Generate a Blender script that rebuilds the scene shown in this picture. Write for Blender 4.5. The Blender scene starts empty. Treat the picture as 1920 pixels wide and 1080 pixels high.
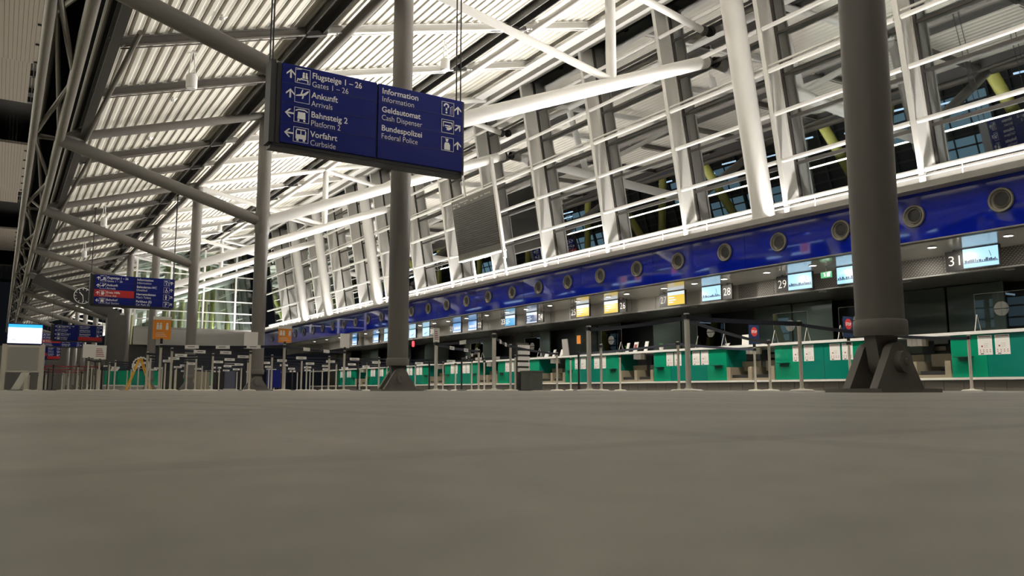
import bpy, math, random
from mathutils import Vector, Matrix

random.seed(7)
SC = bpy.context.scene
COL = SC.collection
PI = math.pi
R = math.radians

# ------------------------------------------------------------------ camera
FPX, HORIZON, VPX, CAM_Z = 1500.0, 731.0, -3.0, 0.02
pitch = math.atan((HORIZON - 540) / FPX)
yaw = math.atan((960 - VPX) / math.hypot(FPX, HORIZON - 540))
fw = Vector((math.sin(yaw) * math.cos(pitch), math.cos(yaw) * math.cos(pitch), math.sin(pitch)))
rt = Vector((math.cos(yaw), -math.sin(yaw), 0))
up = rt.cross(fw)
cam_d = bpy.data.cameras.new('camera')
cam_d.sensor_width = 36
cam_d.lens = FPX / 1920 * 36
cam_d.clip_start = 0.01
cam_d.clip_end = 400
cam_d.dof.use_dof = True
cam_d.dof.focus_distance = 14
cam_d.dof.aperture_fstop = 11
cam = bpy.data.objects.new('camera', cam_d)
COL.objects.link(cam)
m = Matrix((rt, up, -fw)).transposed().to_4x4()
m.translation = (0, 0, CAM_Z)
cam.matrix_world = m
SC.camera = cam

# ------------------------------------------------------------------ world, exposure, big lights
w = bpy.data.worlds.new('night')
SC.world = w
w.use_nodes = True
w.node_tree.nodes['Background'].inputs[0].default_value = (0.35, 0.42, 0.55, 1)
w.node_tree.nodes['Background'].inputs[1].default_value = 0.012
vs = SC.view_settings
vs.view_transform = 'Standard'
vs.look = 'None'
vs.gamma = 1
vs.use_curve_mapping = False
vs.exposure = 0.0


def area(name, loc, direction, sx, sy, watts, col=(1, .93, .82), spread=180):
    l = bpy.data.lights.new(name, 'AREA')
    l.shape = 'RECTANGLE'
    l.size, l.size_y = sx, sy
    l.energy = watts
    l.color = col
    l.spread = R(spread)
    o = bpy.data.objects.new(name, l)
    COL.objects.link(o)
    o.location = loc
    z = -Vector(direction).normalized()
    y = Vector((0, 1, 0))
    x = y.cross(z).normalized()
    y = z.cross(x)
    o.rotation_euler = Matrix((x, y, z)).transposed().to_euler()
    return o


# uplights lying on the ledge of the blue band, washing wall and roof
for y0, y1 in ((-3, 11), (11, 25), (25, 39), (39, 53), (56, 76), (76, 96)):
    area('wall_uplight', (13.93, (y0 + y1) / 2, 3.74), (-1.3, 0, 1), 0.06, y1 - y0, 106 * (y1 - y0), (1, .955, .89), 100)
    area('wall_grazer', (13.90, (y0 + y1) / 2, 3.74), (0.12, 0, 1), 0.04, y1 - y0, 14 * (y1 - y0), (1, .955, .89), 150)
# added fill lamps, unseen, brightening the concourse ceilings and what the glass mirrors
area('concourse_fill', (-10, 35, 4.5), (0.1, 0, 1), 0.6, 90, 9000, (1, .95, .72))
area('high_ceiling_fill', (-.35, 45, 9.2), (0.12, 0, 1), 0.3, 120, 1500, (1, .9, .76))  # added lamp hidden from view, lights the high cream panels
# added fill lamp without a fixture, washing the hall floor from the concourse side
area('hall_fill', (-2.4, 52, 7.3), (0.45, 0, -1), 0.5, 112, 1150, (1, .93, .82))

# ------------------------------------------------------------------ materials
MATS = {}


def nt(name):
    mt = bpy.data.materials.new(name)
    mt.use_nodes = True
    MATS[name] = mt
    return mt, mt.node_tree.nodes, mt.node_tree.links, mt.node_tree.nodes['Principled BSDF']


def pbr(name, col, rough=.5, metal=0., coat=0., noise=0., nscale=4., bump=0., spec=.5):
    mt, n, l, b = nt(name)
    b.inputs['Base Color'].default_value = (*col, 1)
    b.inputs['Roughness'].default_value = rough
    b.inputs['Metallic'].default_value = metal
    b.inputs['Coat Weight'].default_value = coat
    b.inputs['Coat Roughness'].default_value = .04
    b.inputs['Specular IOR Level'].default_value = spec
    if noise or bump:
        tc = n.new('ShaderNodeTexCoord')
        ns = n.new('ShaderNodeTexNoise')
        ns.inputs['Scale'].default_value = nscale
        ns.inputs['Detail'].default_value = 5
        l.new(tc.outputs['Object'], ns.inputs['Vector'])
        if noise:
            mx = n.new('ShaderNodeMix')
            mx.data_type = 'RGBA'
            mx.inputs['A'].default_value = (*[c * (1 - noise) for c in col], 1)
            mx.inputs['B'].default_value = (*[min(1, c * (1 + noise)) for c in col], 1)
            l.new(ns.outputs['Fac'], mx.inputs['Factor'])
            l.new(mx.outputs['Result'], b.inputs['Base Color'])
        if bump:
            bp = n.new('ShaderNodeBump')
            bp.inputs['Strength'].default_value = bump
            l.new(ns.outputs['Fac'], bp.inputs['Height'])
            l.new(bp.outputs['Normal'], b.inputs['Normal'])
    return mt


def emis(name, col, strength):
    mt, n, l, b = nt(name)
    b.inputs['Base Color'].default_value = (.02, .02, .02, 1)
    b.inputs['Emission Color'].default_value = (*col, 1)
    b.inputs['Emission Strength'].default_value = strength
    b.inputs['Roughness'].default_value = .3
    return mt


def srgb(r, g, b):
    f = lambda c: (c / 255 / 12.92) if c / 255 <= .04045 else ((c / 255 + .055) / 1.055) ** 2.4
    return (f(r), f(g), f(b))


pbr('steel', (.145, .134, .122), .45, noise=.06, nscale=3)
pbr('steel_dark', (.045, .042, .038), .5, noise=.1, nscale=5)
pbr('girder_steel', (.13, .118, .10), .5, noise=.1, nscale=3)
pbr('white_steel', (.74, .73, .71), .4, noise=.03, nscale=2)
pbr('fascia_metal', (.27, .26, .235), .35, metal=.2, noise=.05)
pbr('sill_dark', (.19, .18, .165), .5, noise=.05)
pbr('sill_grey', (.24, .23, .215), .5, noise=.05)
pbr('deck', (.60, .575, .51), .5, metal=.0, noise=.05, nscale=1.5)
pbr('roof_cover', (.05, .05, .05), .9, noise=.1)
pbr('cream_panel', (.58, .53, .45), .6, noise=.06, nscale=.6)
pbr('band_blue', srgb(7, 28, 150), .03, coat=1., noise=.05, nscale=.7)
pbr('sign_blue', srgb(10, 24, 104), .45, spec=.2, noise=.05, nscale=2)
pbr('sign_red', srgb(170, 24, 30), .4, noise=.04)
pbr('sign_white', (.82, .82, .80), .5, noise=.02)
pbr('sign_line', srgb(10, 18, 66), .4, noise=.02)
pbr('sign_frame', (.018, .018, .02), .45, noise=.1)
pbr('soffit', (.52, .51, .49), .14, metal=.25, noise=.05, nscale=.8)
pbr('inner_ceiling', (.12, .115, .108), .35, noise=.1)
pbr('chrome', (.78, .75, .69), .25, metal=.3, noise=.04)
pbr('satin_steel', (.60, .565, .50), .38, metal=.15, noise=.06)
pbr('belt_navy', srgb(16, 20, 40), .7, noise=.1, nscale=30)
pbr('belt_grey', srgb(70, 74, 92), .7, noise=.1, nscale=30)
pbr('black_plastic', (.012, .012, .013), .4, noise=.1)
pbr('dark_fabric', (.02, .02, .022), .85, noise=.2, nscale=20)
pbr('green_a', srgb(8, 140, 104), .12, coat=.6, noise=.05, nscale=1.2)
pbr('green_b', srgb(6, 120, 102), .12, coat=.6, noise=.05, nscale=1.2)
pbr('green_dark', srgb(10, 80, 66), .3, noise=.08)
pbr('desk_white', (.78, .76, .71), .35, noise=.03)
pbr('beige_metal', srgb(150, 140, 120), .45, noise=.05)
pbr('belt_rubber', (.02, .02, .02), .7, noise=.2, nscale=12)
pbr('paper', (.80, .78, .76), .7, noise=.03)
pbr('ink', srgb(150, 70, 70), .7, noise=.05)
pbr('ink_dark', (.08, .08, .1), .7, noise=.05)
pbr('back_panel', srgb(74, 82, 74), .2, coat=.3, noise=.1, nscale=.5)
pbr('back_dark', (.012, .012, .012), .5, noise=.1)
pbr('plate_grey', srgb(32, 32, 33), .4, noise=.04)
pbr('yellow', srgb(232, 176, 40), .5, noise=.05)
pbr('orange', srgb(226, 140, 44), .5, noise=.05)
pbr('stop_red', srgb(200, 60, 56), .5, noise=.03)
pbr('navy_card', srgb(24, 44, 84), .5, noise=.05)
pbr('grey_panel', (.33, .32, .30), .55, noise=.05)
pbr('plinth_tile', (.11, .10, .085), .45, noise=.08)
pbr('olive', srgb(120, 120, 60), .5, noise=.08)
pbr('olive_deck', (.42, .41, .30), .5, noise=.05)
pbr('bin_grey', srgb(70, 74, 68), .5, noise=.1)
pbr('louvre', srgb(84, 82, 76), .4, noise=.05)
pbr('leaf', srgb(60, 120, 50), .6, noise=.2, nscale=8)
pbr('nozzle', srgb(112, 108, 98), .42, metal=.1, noise=.05)
pbr('nozzle_shade', (.01, .01, .01), .6, noise=.05)
pbr('rubber_red', srgb(120, 40, 44), .7, noise=.05)
emis('downlight_glow', (1, .93, .82), 14)
emis('lamp_glow', (1, .95, .86), .7)
emis('screen_sky', srgb(176, 226, 255), 1.15)
emis('screen_pale', srgb(226, 240, 252), 1.05)
emis('screen_yellow', srgb(246, 208, 70), .95)
emis('screen_blue', srgb(84, 156, 222), .9)
emis('screen_cyan', srgb(40, 170, 226), .95)
emis('screen_navy', srgb(50, 84, 140), .8)
emis('screen_ink', srgb(60, 96, 128), .6)
emis('screen_white', (1, 1, 1), 1.8)
emis('screen_teal', srgb(60, 190, 236), 1.2)
emis('exit_green', srgb(60, 190, 120), .9)
emis('exit_white', (.9, 1, .95), 1.1)
emis('lamp_red', (1, .06, .08), 2)
emis('cold_window', srgb(150, 200, 225), .55)
emis('cold_tube', srgb(190, 225, 255), 3.0)
emis('banner_white', srgb(230, 235, 250), 1.6)
emis('banner_orange', srgb(240, 140, 90), 1.6)
emis('banner_blue', srgb(90, 140, 230), 1.6)


def mk_floor():
    mt, n, l, b = nt('floor_stone')
    tc = n.new('ShaderNodeTexCoord')
    n1 = n.new('ShaderNodeTexNoise')
    n1.inputs['Scale'].default_value = 55
    n1.inputs['Detail'].default_value = 8
    n2 = n.new('ShaderNodeTexNoise')
    n2.inputs['Scale'].default_value = .9
    n2.inputs['Detail'].default_value = 3
    br = n.new('ShaderNodeTexBrick')
    br.offset = 0
    br.inputs['Scale'].default_value = 1
    br.inputs['Brick Width'].default_value = .6
    br.inputs['Row Height'].default_value = .6
    br.inputs['Mortar Size'].default_value = .003
    br.inputs['Color1'].default_value = (.27, .252, .228, 1)
    br.inputs['Color2'].default_value = (.245, .23, .208, 1)
    br.inputs['Mortar'].default_value = (.10, .095, .085, 1)
    for x in (n1, n2, br):
        l.new(tc.outputs['Object'], x.inputs['Vector'])
    mx = n.new('ShaderNodeMix')
    mx.data_type = 'RGBA'
    mx.blend_type = 'OVERLAY'
    mx.inputs['Factor'].default_value = .35
    l.new(br.outputs['Color'], mx.inputs['A'])
    l.new(n1.outputs['Fac'], mx.inputs['B'])
    n3 = n.new('ShaderNodeTexNoise')
    n3.inputs['Scale'].default_value = 5
    n3.inputs['Detail'].default_value = 2
    l.new(tc.outputs['Object'], n3.inputs['Vector'])
    m3 = n.new('ShaderNodeMapRange')
    m3.inputs['From Min'].default_value = .3
    m3.inputs['From Max'].default_value = .7
    m3.inputs['To Min'].default_value = .80
    m3.inputs['To Max'].default_value = 1.15
    l.new(n3.outputs['Fac'], m3.inputs['Value'])
    mm = n.new('ShaderNodeMix')
    mm.data_type = 'RGBA'
    mm.blend_type = 'MULTIPLY'
    mm.inputs['Factor'].default_value = 1
    l.new(mx.outputs['Result'], mm.inputs['A'])
    l.new(m3.outputs['Result'], mm.inputs['B'])
    l.new(mm.outputs['Result'], b.inputs['Base Color'])
    mr = n.new('ShaderNodeMapRange')
    b.inputs['Specular IOR Level'].default_value = .5
    mr.inputs['To Min'].default_value = .45
    mr.inputs['To Max'].default_value = .6
    l.new(n2.outputs['Fac'], mr.inputs['Value'])
    l.new(mr.outputs['Result'], b.inputs['Roughness'])
    bp = n.new('ShaderNodeBump')
    bp.inputs['Strength'].default_value = .05
    l.new(n1.outputs['Fac'], bp.inputs['Height'])
    l.new(bp.outputs['Normal'], b.inputs['Normal'])


mk_floor()


def mk_glass(name, tint, gain, rough=0.0):
    mt, n, l, b = nt(name)
    n.remove(b)
    out = n['Material Output']
    tr = n.new('ShaderNodeBsdfTransparent')
    tr.inputs[0].default_value = (*tint, 1)
    gl = n.new('ShaderNodeBsdfGlossy')
    gl.inputs['Roughness'].default_value = rough
    fr = n.new('ShaderNodeFresnel')
    fr.inputs['IOR'].default_value = 1.5
    ma = n.new('ShaderNodeMath')
    ma.operation = 'MULTIPLY'
    ma.inputs[1].default_value = gain
    ma.use_clamp = True
    mx = n.new('ShaderNodeMixShader')
    l.new(fr.outputs[0], ma.inputs[0])
    l.new(ma.outputs[0], mx.inputs[0])
    l.new(tr.outputs[0], mx.inputs[1])
    l.new(gl.outputs[0], mx.inputs[2])
    l.new(mx.outputs[0], out.inputs[0])


mk_glass('facade_glass', (.62, .70, .68), 7.5)
mk_glass('end_glass', (.62, .70, .68), 2.6)
mk_glass('plexi', (.90, .93, .93), 1.2)


def mk_mesh_metal():
    mt, n, l, b = nt('expanded_metal')
    tc = n.new('ShaderNodeTexCoord')
    wv = n.new('ShaderNodeTexWave')
    wv.bands_direction = 'DIAGONAL'
    wv.inputs['Scale'].default_value = 9
    wv2 = n.new('ShaderNodeTexWave')
    wv2.bands_direction = 'Z'
    wv2.inputs['Scale'].default_value = 9
    l.new(tc.outputs['Object'], wv.inputs['Vector'])
    l.new(tc.outputs['Object'], wv2.inputs['Vector'])
    ma = n.new('ShaderNodeMath')
    ma.operation = 'MULTIPLY'
    l.new(wv.outputs['Fac'], ma.inputs[0])
    l.new(wv2.outputs['Fac'], ma.inputs[1])
    mx = n.new('ShaderNodeMix')
    mx.data_type = 'RGBA'
    mx.inputs['A'].default_value = (.07, .066, .06, 1)
    mx.inputs['B'].default_value = (.30, .285, .26, 1)
    l.new(ma.outputs[0], mx.inputs['Factor'])
    l.new(mx.outputs['Result'], b.inputs['Base Color'])
    b.inputs['Roughness'].default_value = .4
    b.inputs['Metallic'].default_value = .3


mk_mesh_metal()


# ------------------------------------------------------------------ mesh builder
class MB:
    def __init__(s):
        s.v, s.f = [], []

    def add(s, vs, fs):
        o = len(s.v)
        s.v += [tuple(v) for v in vs]
        s.f += [tuple(i + o for i in f) for f in fs]
        return s

    def box(s, x0, x1, y0, y1, z0, z1):
        return s.add([(x0, y0, z0), (x1, y0, z0), (x1, y1, z0), (x0, y1, z0), (x0, y0, z1), (x1, y0, z1), (x1, y1, z1), (x0, y1, z1)],
                     [(0, 3, 2, 1), (4, 5, 6, 7), (0, 1, 5, 4), (1, 2, 6, 5), (2, 3, 7, 6), (3, 0, 4, 7)])

    def bar(s, a, b, wd, ht, ref=(0, 0, 1)):
        a, b = Vector(a), Vector(b)
        d = (b - a).normalized()
        rf = Vector(ref)
        if abs(d.dot(rf)) > .98:
            rf = Vector((1, 0, 0))
        x = d.cross(rf).normalized() * wd / 2
        y = x.cross(d).normalized() * ht / 2
        vs = [p + q for p in (a, b) for q in (-x - y, x - y, x + y, -x + y)]
        return s.add(vs, [(3, 2, 1, 0), (4, 5, 6, 7), (0, 1, 5, 4), (1, 2, 6, 5), (2, 3, 7, 6), (3, 0, 4, 7)])

    def tube(s, a, b, r, n=14, r2=None, caps=True):
        a, b = Vector(a), Vector(b)
        d = (b - a).normalized()
        rf = Vector((0, 0, 1)) if abs(d.z) < .9 else Vector((1, 0, 0))
        x = d.cross(rf).normalized()
        y = x.cross(d)
        r2 = r if r2 is None else r2
        vs = []
        for p, q in ((a, r), (b, r2)):
            for i in range(n):
                t = 2 * PI * i / n
                vs.append(p + (x * math.cos(t) + y * math.sin(t)) * q)
        fs = [(i, (i + 1) % n, n + (i + 1) % n, n + i) for i in range(n)]
        if caps:
            fs += [tuple(range(n - 1, -1, -1)), tuple(range(n, 2 * n))]
        return s.add(vs, fs)

    def lathe(s, prof, c=(0, 0, 0), axis='Z', n=24, caps=True):
        vs, fs = [], []
        m_ = len(prof)
        for r, h in prof:
            for i in range(n):
                t = 2 * PI * i / n
                p, q = r * math.cos(t), r * math.sin(t)
                if axis == 'Z':
                    vs.append((c[0] + p, c[1] + q, c[2] + h))
                elif axis == 'X':
                    vs.append((c[0] + h, c[1] + p, c[2] + q))
                else:
                    vs.append((c[0] + p, c[1] + h, c[2] + q))
        for j in range(m_ - 1):
            for i in range(n):
                k = (i + 1) % n
                fs.append((j * n + i, j * n + k, (j + 1) * n + k, (j + 1) * n + i))
        if caps and prof[0][0] > 0:
            fs.append(tuple(range(n - 1, -1, -1)))
        if caps and prof[-1][0] > 0:
            fs.append(tuple((m_ - 1) * n + i for i in range(n)))
        return s.add(vs, fs)

    def prism(s, pts, h0, h1, plane='XZ'):
        """polygon extruded along the axis normal to its plane"""
        n = len(pts)
        def P(p, h):
            return {'XZ': (p[0], h, p[1]), 'YZ': (h, p[0], p[1]), 'XY': (p[0], p[1], h)}[plane]
        vs = [P(p, h0) for p in pts] + [P(p, h1) for p in pts]
        fs = [tuple(range(n)), tuple(range(2 * n - 1, n - 1, -1))] + [(i, n + i, n + (i + 1) % n, (i + 1) % n) for i in range(n)]
        return s.add(vs, fs)

    def shift(s, dx, dy, dz):
        s.v = [(x + dx, y + dy, z + dz) for x, y, z in s.v]
        return s

    def mesh(s, name, mat):
        me = bpy.data.meshes.new(name)
        me.from_pydata(s.v, [], s.f)
        me.materials.append(MATS[mat])
        me.validate()
        import bmesh
        bm = bmesh.new()
        bm.from_mesh(me)
        bmesh.ops.recalc_face_normals(bm, faces=bm.faces)
        bm.to_mesh(me)
        bm.free()
        me.shade_smooth()
        me.set_sharp_from_angle(angle=R(35))
        return me

    def build(s, name, mat, parent=None, label=None, world=True, loc=None):
        """world: vertices are in world space; moved into the frame of the parents"""
        if parent is not None and world:
            ox, oy, oz = origin(parent)
            s.shift(-ox, -oy, -oz)
        if loc is not None:
            s.shift(-loc[0], -loc[1], -loc[2])
        o = bpy.data.objects.new(name, s.mesh(name, mat))
        COL.objects.link(o)
        if parent is not None:
            o.parent = parent
        if loc is not None:
            o.location = loc
        if label:
            o['label'] = label
        return o


def origin(o):
    p = Vector((0, 0, 0))
    while o is not None:
        p += o.location
        o = o.parent
    return p


def tag(o, label, cat, group=None):
    o['label'] = label
    o['category'] = cat
    if group:
        o['group'] = group
    return o


def thing(name, label, cat, loc=(0, 0, 0), rotz=0, group=None):
    o = bpy.data.objects.new(name, None)
    COL.objects.link(o)
    o.empty_display_size = .1
    o.location = loc
    o.rotation_euler = (0, 0, rotz)
    return tag(o, label, cat, group)


def struct(name, mb, mat, parent=None):
    o = mb.build(name, mat, parent)
    if parent is None:
        o['kind'] = 'structure'
    return o


def dup(o, loc=None, rotz=None, label=None, parent=None):
    c = o.copy()
    COL.objects.link(c)
    if parent is not None:
        c.parent = parent
    if loc is not None:
        c.location = loc
    if rotz is not None:
        c.rotation_euler = (0, 0, rotz)
    if label:
        c['label'] = label
    for ch in list(o.children):
        dup(ch, parent=c)
    return c


ORD = ['zeroth', 'first', 'second', 'third', 'fourth', 'fifth', 'sixth', 'seventh', 'eighth', 'ninth', 'tenth', 'eleventh', 'twelfth',
       'thirteenth', 'fourteenth', 'fifteenth', 'sixteenth', 'seventeenth', 'eighteenth', 'nineteenth', 'twentieth', 'twenty-first',
       'twenty-second', 'twenty-third', 'twenty-fourth', 'twenty-fifth', 'twenty-sixth', 'twenty-seventh', 'twenty-eighth', 'twenty-ninth',
       'thirtieth', 'thirty-first', 'thirty-second', 'thirty-third', 'thirty-fourth']

_tc = {}


def glyphs(body, bold=0.):
    key = (body, bold)
    if key not in _tc:
        cu = bpy.data.curves.new('t', 'FONT')
        cu.body = body
        cu.size = 1
        cu.offset = bold
        cu.resolution_u = 3
        ob = bpy.data.objects.new('t', cu)
        COL.objects.link(ob)
        dg = bpy.context.evaluated_depsgraph_get()
        dg.update()
        me = bpy.data.meshes.new_from_object(ob.evaluated_get(dg))
        vs = [(v.co.x, v.co.y) for v in me.vertices]
        fs = [tuple(p.vertices) for p in me.polygons]
        _tc[key] = (vs, fs)
        bpy.data.objects.remove(ob)
        bpy.data.meshes.remove(me)
        bpy.data.curves.remove(cu)
    return _tc[key]


def text_to(mb, body, x, z, y, cap, width=None, bold=0., facing='-Y'):
    """letters of cap height `cap` starting at x (along the reading direction), baseline z, on plane y"""
    vs, fs = glyphs(body, bold)
    if not vs:
        return mb
    s = cap / .727
    wx = max(v[0] for v in vs)
    sx = s if width is None else width / wx
    if facing == '-Y':
        pts = [(x + v[0] * sx, y, z + v[1] * s) for v in vs]
    else:                                          # facing -X, reading towards -Y
        pts = [(y, x - v[0] * sx, z + v[1] * s) for v in vs]
    return mb.add(pts, fs)


# ------------------------------------------------------------------ shell geometry of the hall
BAY = 9.144
COLX = 5.85
FY = [3.763 + BAY * i for i in range(11)]
PROF = [(-1.0, 5.60), (0.85, 6.15), (5.84, 7.69), (10.80, 9.03), (13.5, 9.75), (15, 10.15)]


def zc(x):
    for (x0, z0), (x1, z1) in zip(PROF, PROF[1:]):
        if x <= x1:
            return z0 + (z1 - z0) * (x - x0) / (x1 - x0)
    return PROF[-1][1]


def wx(z, off=0.):
    return 14.10 - .165 * (z - 3.72) + off


Y0, Y1 = -6., 100.

fl = MB().box(-30, 22, -8, 130, -.2, 0)
floor = fl.build('floor', 'floor_stone', None, loc=(.27, .23, 0))
floor['kind'] = 'structure'


def deck(x0, x1):
    mb = MB()
    pts = []
    p = .235
    x = x0
    while x < x1 - .01:
        for dx, dz in ((0, 0), (.075, 0), (.106, .038), (.138, .038), (.155, .03), (.172, .038), (.204, .038)):
            xx = min(x + dx, x1)
            pts.append((xx, zc(xx) + .24 + dz))
        x += p
    ys = [Y0, 25, 60, Y1]
    n = len(pts)
    vs = [(a, y, b) for y in ys for a, b in pts]
    fs = [(j * n + i, j * n + i + 1, (j + 1) * n + i + 1, (j + 1) * n + i) for j in range(len(ys) - 1) for i in range(n - 1)]
    return mb.add(vs, fs)


ceil = struct('ceiling', deck(1.42, 4.98), 'deck')
struct('ceiling_strip', deck(5.36, 10.0), 'deck', ceil)
struct('ceiling_strip', deck(10.34, 13.35), 'deck', ceil)
cv = MB()
for (xa, za), (xb, zb) in zip(PROF[1:], PROF[2:]):
    cv.add([(xa, Y0, za + .6), (xb, Y0, zb + .6), (xb, Y1, zb + .6), (xa, Y1, za + .6),
            (xa, Y0, za + .5), (xb, Y0, zb + .5), (xb, Y1, zb + .5), (xa, Y1, za + .5)],
           [(0, 1, 2, 3), (7, 6, 5, 4), (0, 4, 5, 1), (1, 5, 6, 2), (2, 6, 7, 3), (3, 7, 4, 0)])
struct('roof_slab', cv, 'roof_cover')

# ---- columns -------------------------------------------------------------


def make_column(y, label):
    t = thing('steel_column', label, 'column', (COLX, y, 0), group='row of hinged steel columns')
    x = COLX
    MB().lathe([(.18, .50), (.18, zc(x) - .1)], (x, y, 0), n=36).build('shaft', 'steel', t)
    MB().lathe([(.06, .44), (.195, .44), (.2, .455), (.2, .55), (.192, .565), (.18, .57)], (x, y, 0), n=36).build('foot_collar', 'steel', t)
    pts = [(x + .11 * math.cos(a), .235 + .11 * math.sin(a)) for a in [PI + i * PI / 10 for i in range(11)]]
    MB().prism(pts + [(x + .15, .445), (x - .15, .445)], y - .05, y + .05).build('tongue', 'steel', t)
    for sgn in (-1, 1):
        arc = [(x + .14 * math.cos(a), .25 + .14 * math.sin(a)) for a in [R(20) + i * R(140) / 10 for i in range(11)]]
        c = MB().prism([(x + .31, .03)] + arc + [(x - .31, .03)], y + sgn * .115 - .032, y + sgn * .115 + .032)
        ch = c.build('clevis_plate', 'steel', t)
        MB().lathe([(.085, -.03), (.085, .028), (.075, .034)], (x, y + sgn * .17, .235), 'Y', 24).build('pin_boss', 'steel', ch)
    MB().tube((x, y - .22, .235), (x, y + .22, .235), .028).build('hinge_pin', 'steel', t)
    MB().box(x - .40, x + .40, y - .24, y + .24, 0, .03).build('base_plate', 'steel', t)
    return t


col_lab = ['thick grey column with hinged foot, nearest of the column row, in front of desk 30',
           'grey column with hinged foot passing behind the big blue hanging sign',
           'grey column just left of the big blue sign where two sloping arms meet it']
for i, y in enumerate(FY):
    lab = col_lab[i] if i < 3 else f'slim grey steel column, {ORD[i + 1]} of the column row counted from the nearest'
    make_column(y, lab)

# ---- transverse roof trusses ----------------------------------------------


def make_truss(y, label):
    t = thing('roof_truss', label, 'roof truss', (COLX, y, 4.62), group='transverse tube trusses')
    x = COLX
    N = Vector((x, y, 4.62))
    MB().tube((.85, y, 6.13), N, .155, 24).build('left_arm', 'steel', t)
    MB().tube(N, (13.70, y, 7.78), .155, 24).build('right_arm', 'white_steel', t)  # same steel as the left arm; uplight wash put into the whiter colour
    MB().lathe([(.181, 4.28), (.205, 4.36), (.205, 4.86), (.181, 4.94)], (x, y, 0), n=30).build('node_sleeve', 'steel', t)
    MB().tube((.85, y, 6.15), (5.84, y, 7.69), .11, 18).build('upper_chord', 'steel', t)
    MB().tube((5.84, y, 7.69), (10.78, y, 9.03), .10, 18).tube((10.78, y, 9.03), (13.35, y, 9.68), .10, 18).build('upper_chord', 'white_steel', t)  # glass side of the chord also whitened to stand for the uplights
    MB().tube((10.78, y, 6.62), (10.78, y, 9.03), .115, 20).build('post', 'white_steel', t)
    MB().tube((5.84, y, 7.60), (10.72, y, 6.70), .085, 16).build('strut', 'white_steel', t)
    MB().tube((10.80, y, 8.98), (13.60, y, 8.55), .085, 16).build('strut', 'white_steel', t)
    for a, b in (((13.66, y, 7.765), (13.80, y, 7.82)), ((13.58, y, 8.553), (13.70, y, 8.535))):
        MB().tube(a, b, .12, 20).build('wall_socket', 'steel_dark', t)
    return t


tl = ['tube truss arms nearest the camera above desk 30, mostly above the frame',
      'tube truss with long brightly lit arm rising right of the big blue sign',
      'tube truss meeting the grey column just left of the big blue sign']
for i, y in enumerate(FY):
    lab = tl[i] if i < 3 else f'tube truss under the corrugated roof, {ORD[i + 1]} counted from the nearest'
    make_truss(y, lab)

# ---- longitudinal tubes and purlins -----------------------------------------
t = thing('ridge_tube', 'long grey tube running along the column tops under the roof', 'roof beam', (COLX, Y0, 7.69))
MB().tube((5.84, Y0, 7.69), (5.84, Y1, 7.69), .11, 18).build('tube', 'steel', t)
MB().box(4.97, 5.0, Y0, Y1, zc(5) + .05, zc(5) + .3).box(5.33, 5.36, Y0, Y1, zc(5.3) + .05, zc(5.3) + .3).build('gutter_cheek', 'steel_dark', t)
MB().box(4.98, 5.36, Y0, Y1, zc(5.2) + .30, zc(5.2) + .33).build('gutter_bed', 'steel_dark', t)
t = thing('ridge_tube', 'long white tube joining the tops of the slim posts near the glass', 'roof beam', (10.78, Y0, 9.03))
MB().tube((10.80, Y0, 9.03), (10.80, Y1, 9.03), .10, 18).build('tube', 'white_steel', t)
MB().box(9.99, 10.02, Y0, Y1, zc(10) + .05, zc(10) + .3).box(10.32, 10.35, Y0, Y1, zc(10.3) + .05, zc(10.3) + .3).build('gutter_cheek', 'steel_dark', t)
MB().box(10.0, 10.34, Y0, Y1, zc(10.2) + .30, zc(10.2) + .33).build('gutter_bed', 'steel_dark', t)
t = thing('eaves_beam', 'long pale eaves beam above the leaning glass wall', 'roof beam', (13.2, Y0, 9.6))
MB().box(13.10, 13.16, Y0, Y1, zc(13.1) - .16, zc(13.1) + .16).box(13.0, 13.26, Y0, Y1, zc(13.1) - .18, zc(13.1) - .15).build('web', 'white_steel', t)
MB().box(12.55, 12.85, Y0, Y1, zc(12.7) - .02, zc(12.7) + .05).build('eaves_plate', 'white_steel', t)
MB().box(13.26, 14.4, Y0, Y1, zc(13.3) + .1, zc(13.3) + .14).build('eaves_soffit', 'steel_dark', t)
t = thing('edge_beam', 'dark beam along the low left edge of the corrugated roof', 'roof beam', (1.36, Y0, 6.3))
MB().box(1.28, 1.44, Y0, Y1, 6.22, 6.26).box(1.345, 1.375, Y0, Y1, 6.26, 6.62).box(1.28, 1.44, Y0, Y1, 6.62, 6.65).build('web', 'steel_dark', t)
MB().tube((1.12, Y0, 6.45), (1.12, Y1, 6.45), .05, 10).build('cable_duct', 'girder_steel', t)


def make_purlin(y, n):
    t = thing('purlin', f'slim cross beam with light track under the ribbed roof, {ORD[n]} counted from the nearest', 'roof beam', (5, y, 7.3), group='purlins with light tracks')
    for xa, xb, mt in ((1.3, 5.0, 'steel'), (5.45, 10.15, 'white_steel'), (10.45, 13.2, 'white_steel')):
        a, b = (xa, y, zc(xa)), (xb, y, zc(xb))
        up_ = lambda p, d: (p[0], p[1], p[2] + d)
        mb = MB().bar(up_(a, .05), up_(b, .05), .08, .02).bar(up_(a, .13), up_(b, .13), .02, .16).bar(up_(a, .21), up_(b, .21), .10, .02)
        mb.build('beam', mt, t)
        q = MB().tube((xa + .2, y - .09, zc(xa + .2) + .02), (xb - .2, y - .09, zc(xb - .2) + .02), .022, 8)
        q.tube((xa + .2, y + .07, zc(xa + .2) + .02), (xb - .2, y + .07, zc(xb - .2) + .02), .015, 8)
        q.build('light_track', mt, t)
        MB().bar(up_(b, .06), (xb + .4, y, zc(xb + .4) + .06), .12, .1).build('end_bracket', 'steel_dark', t)
    return t


k = 0
for i in range(9):
    for j in (1, 2):
        y = FY[i] + BAY * j / 3
        k += 1
        make_purlin(y, k)

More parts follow.
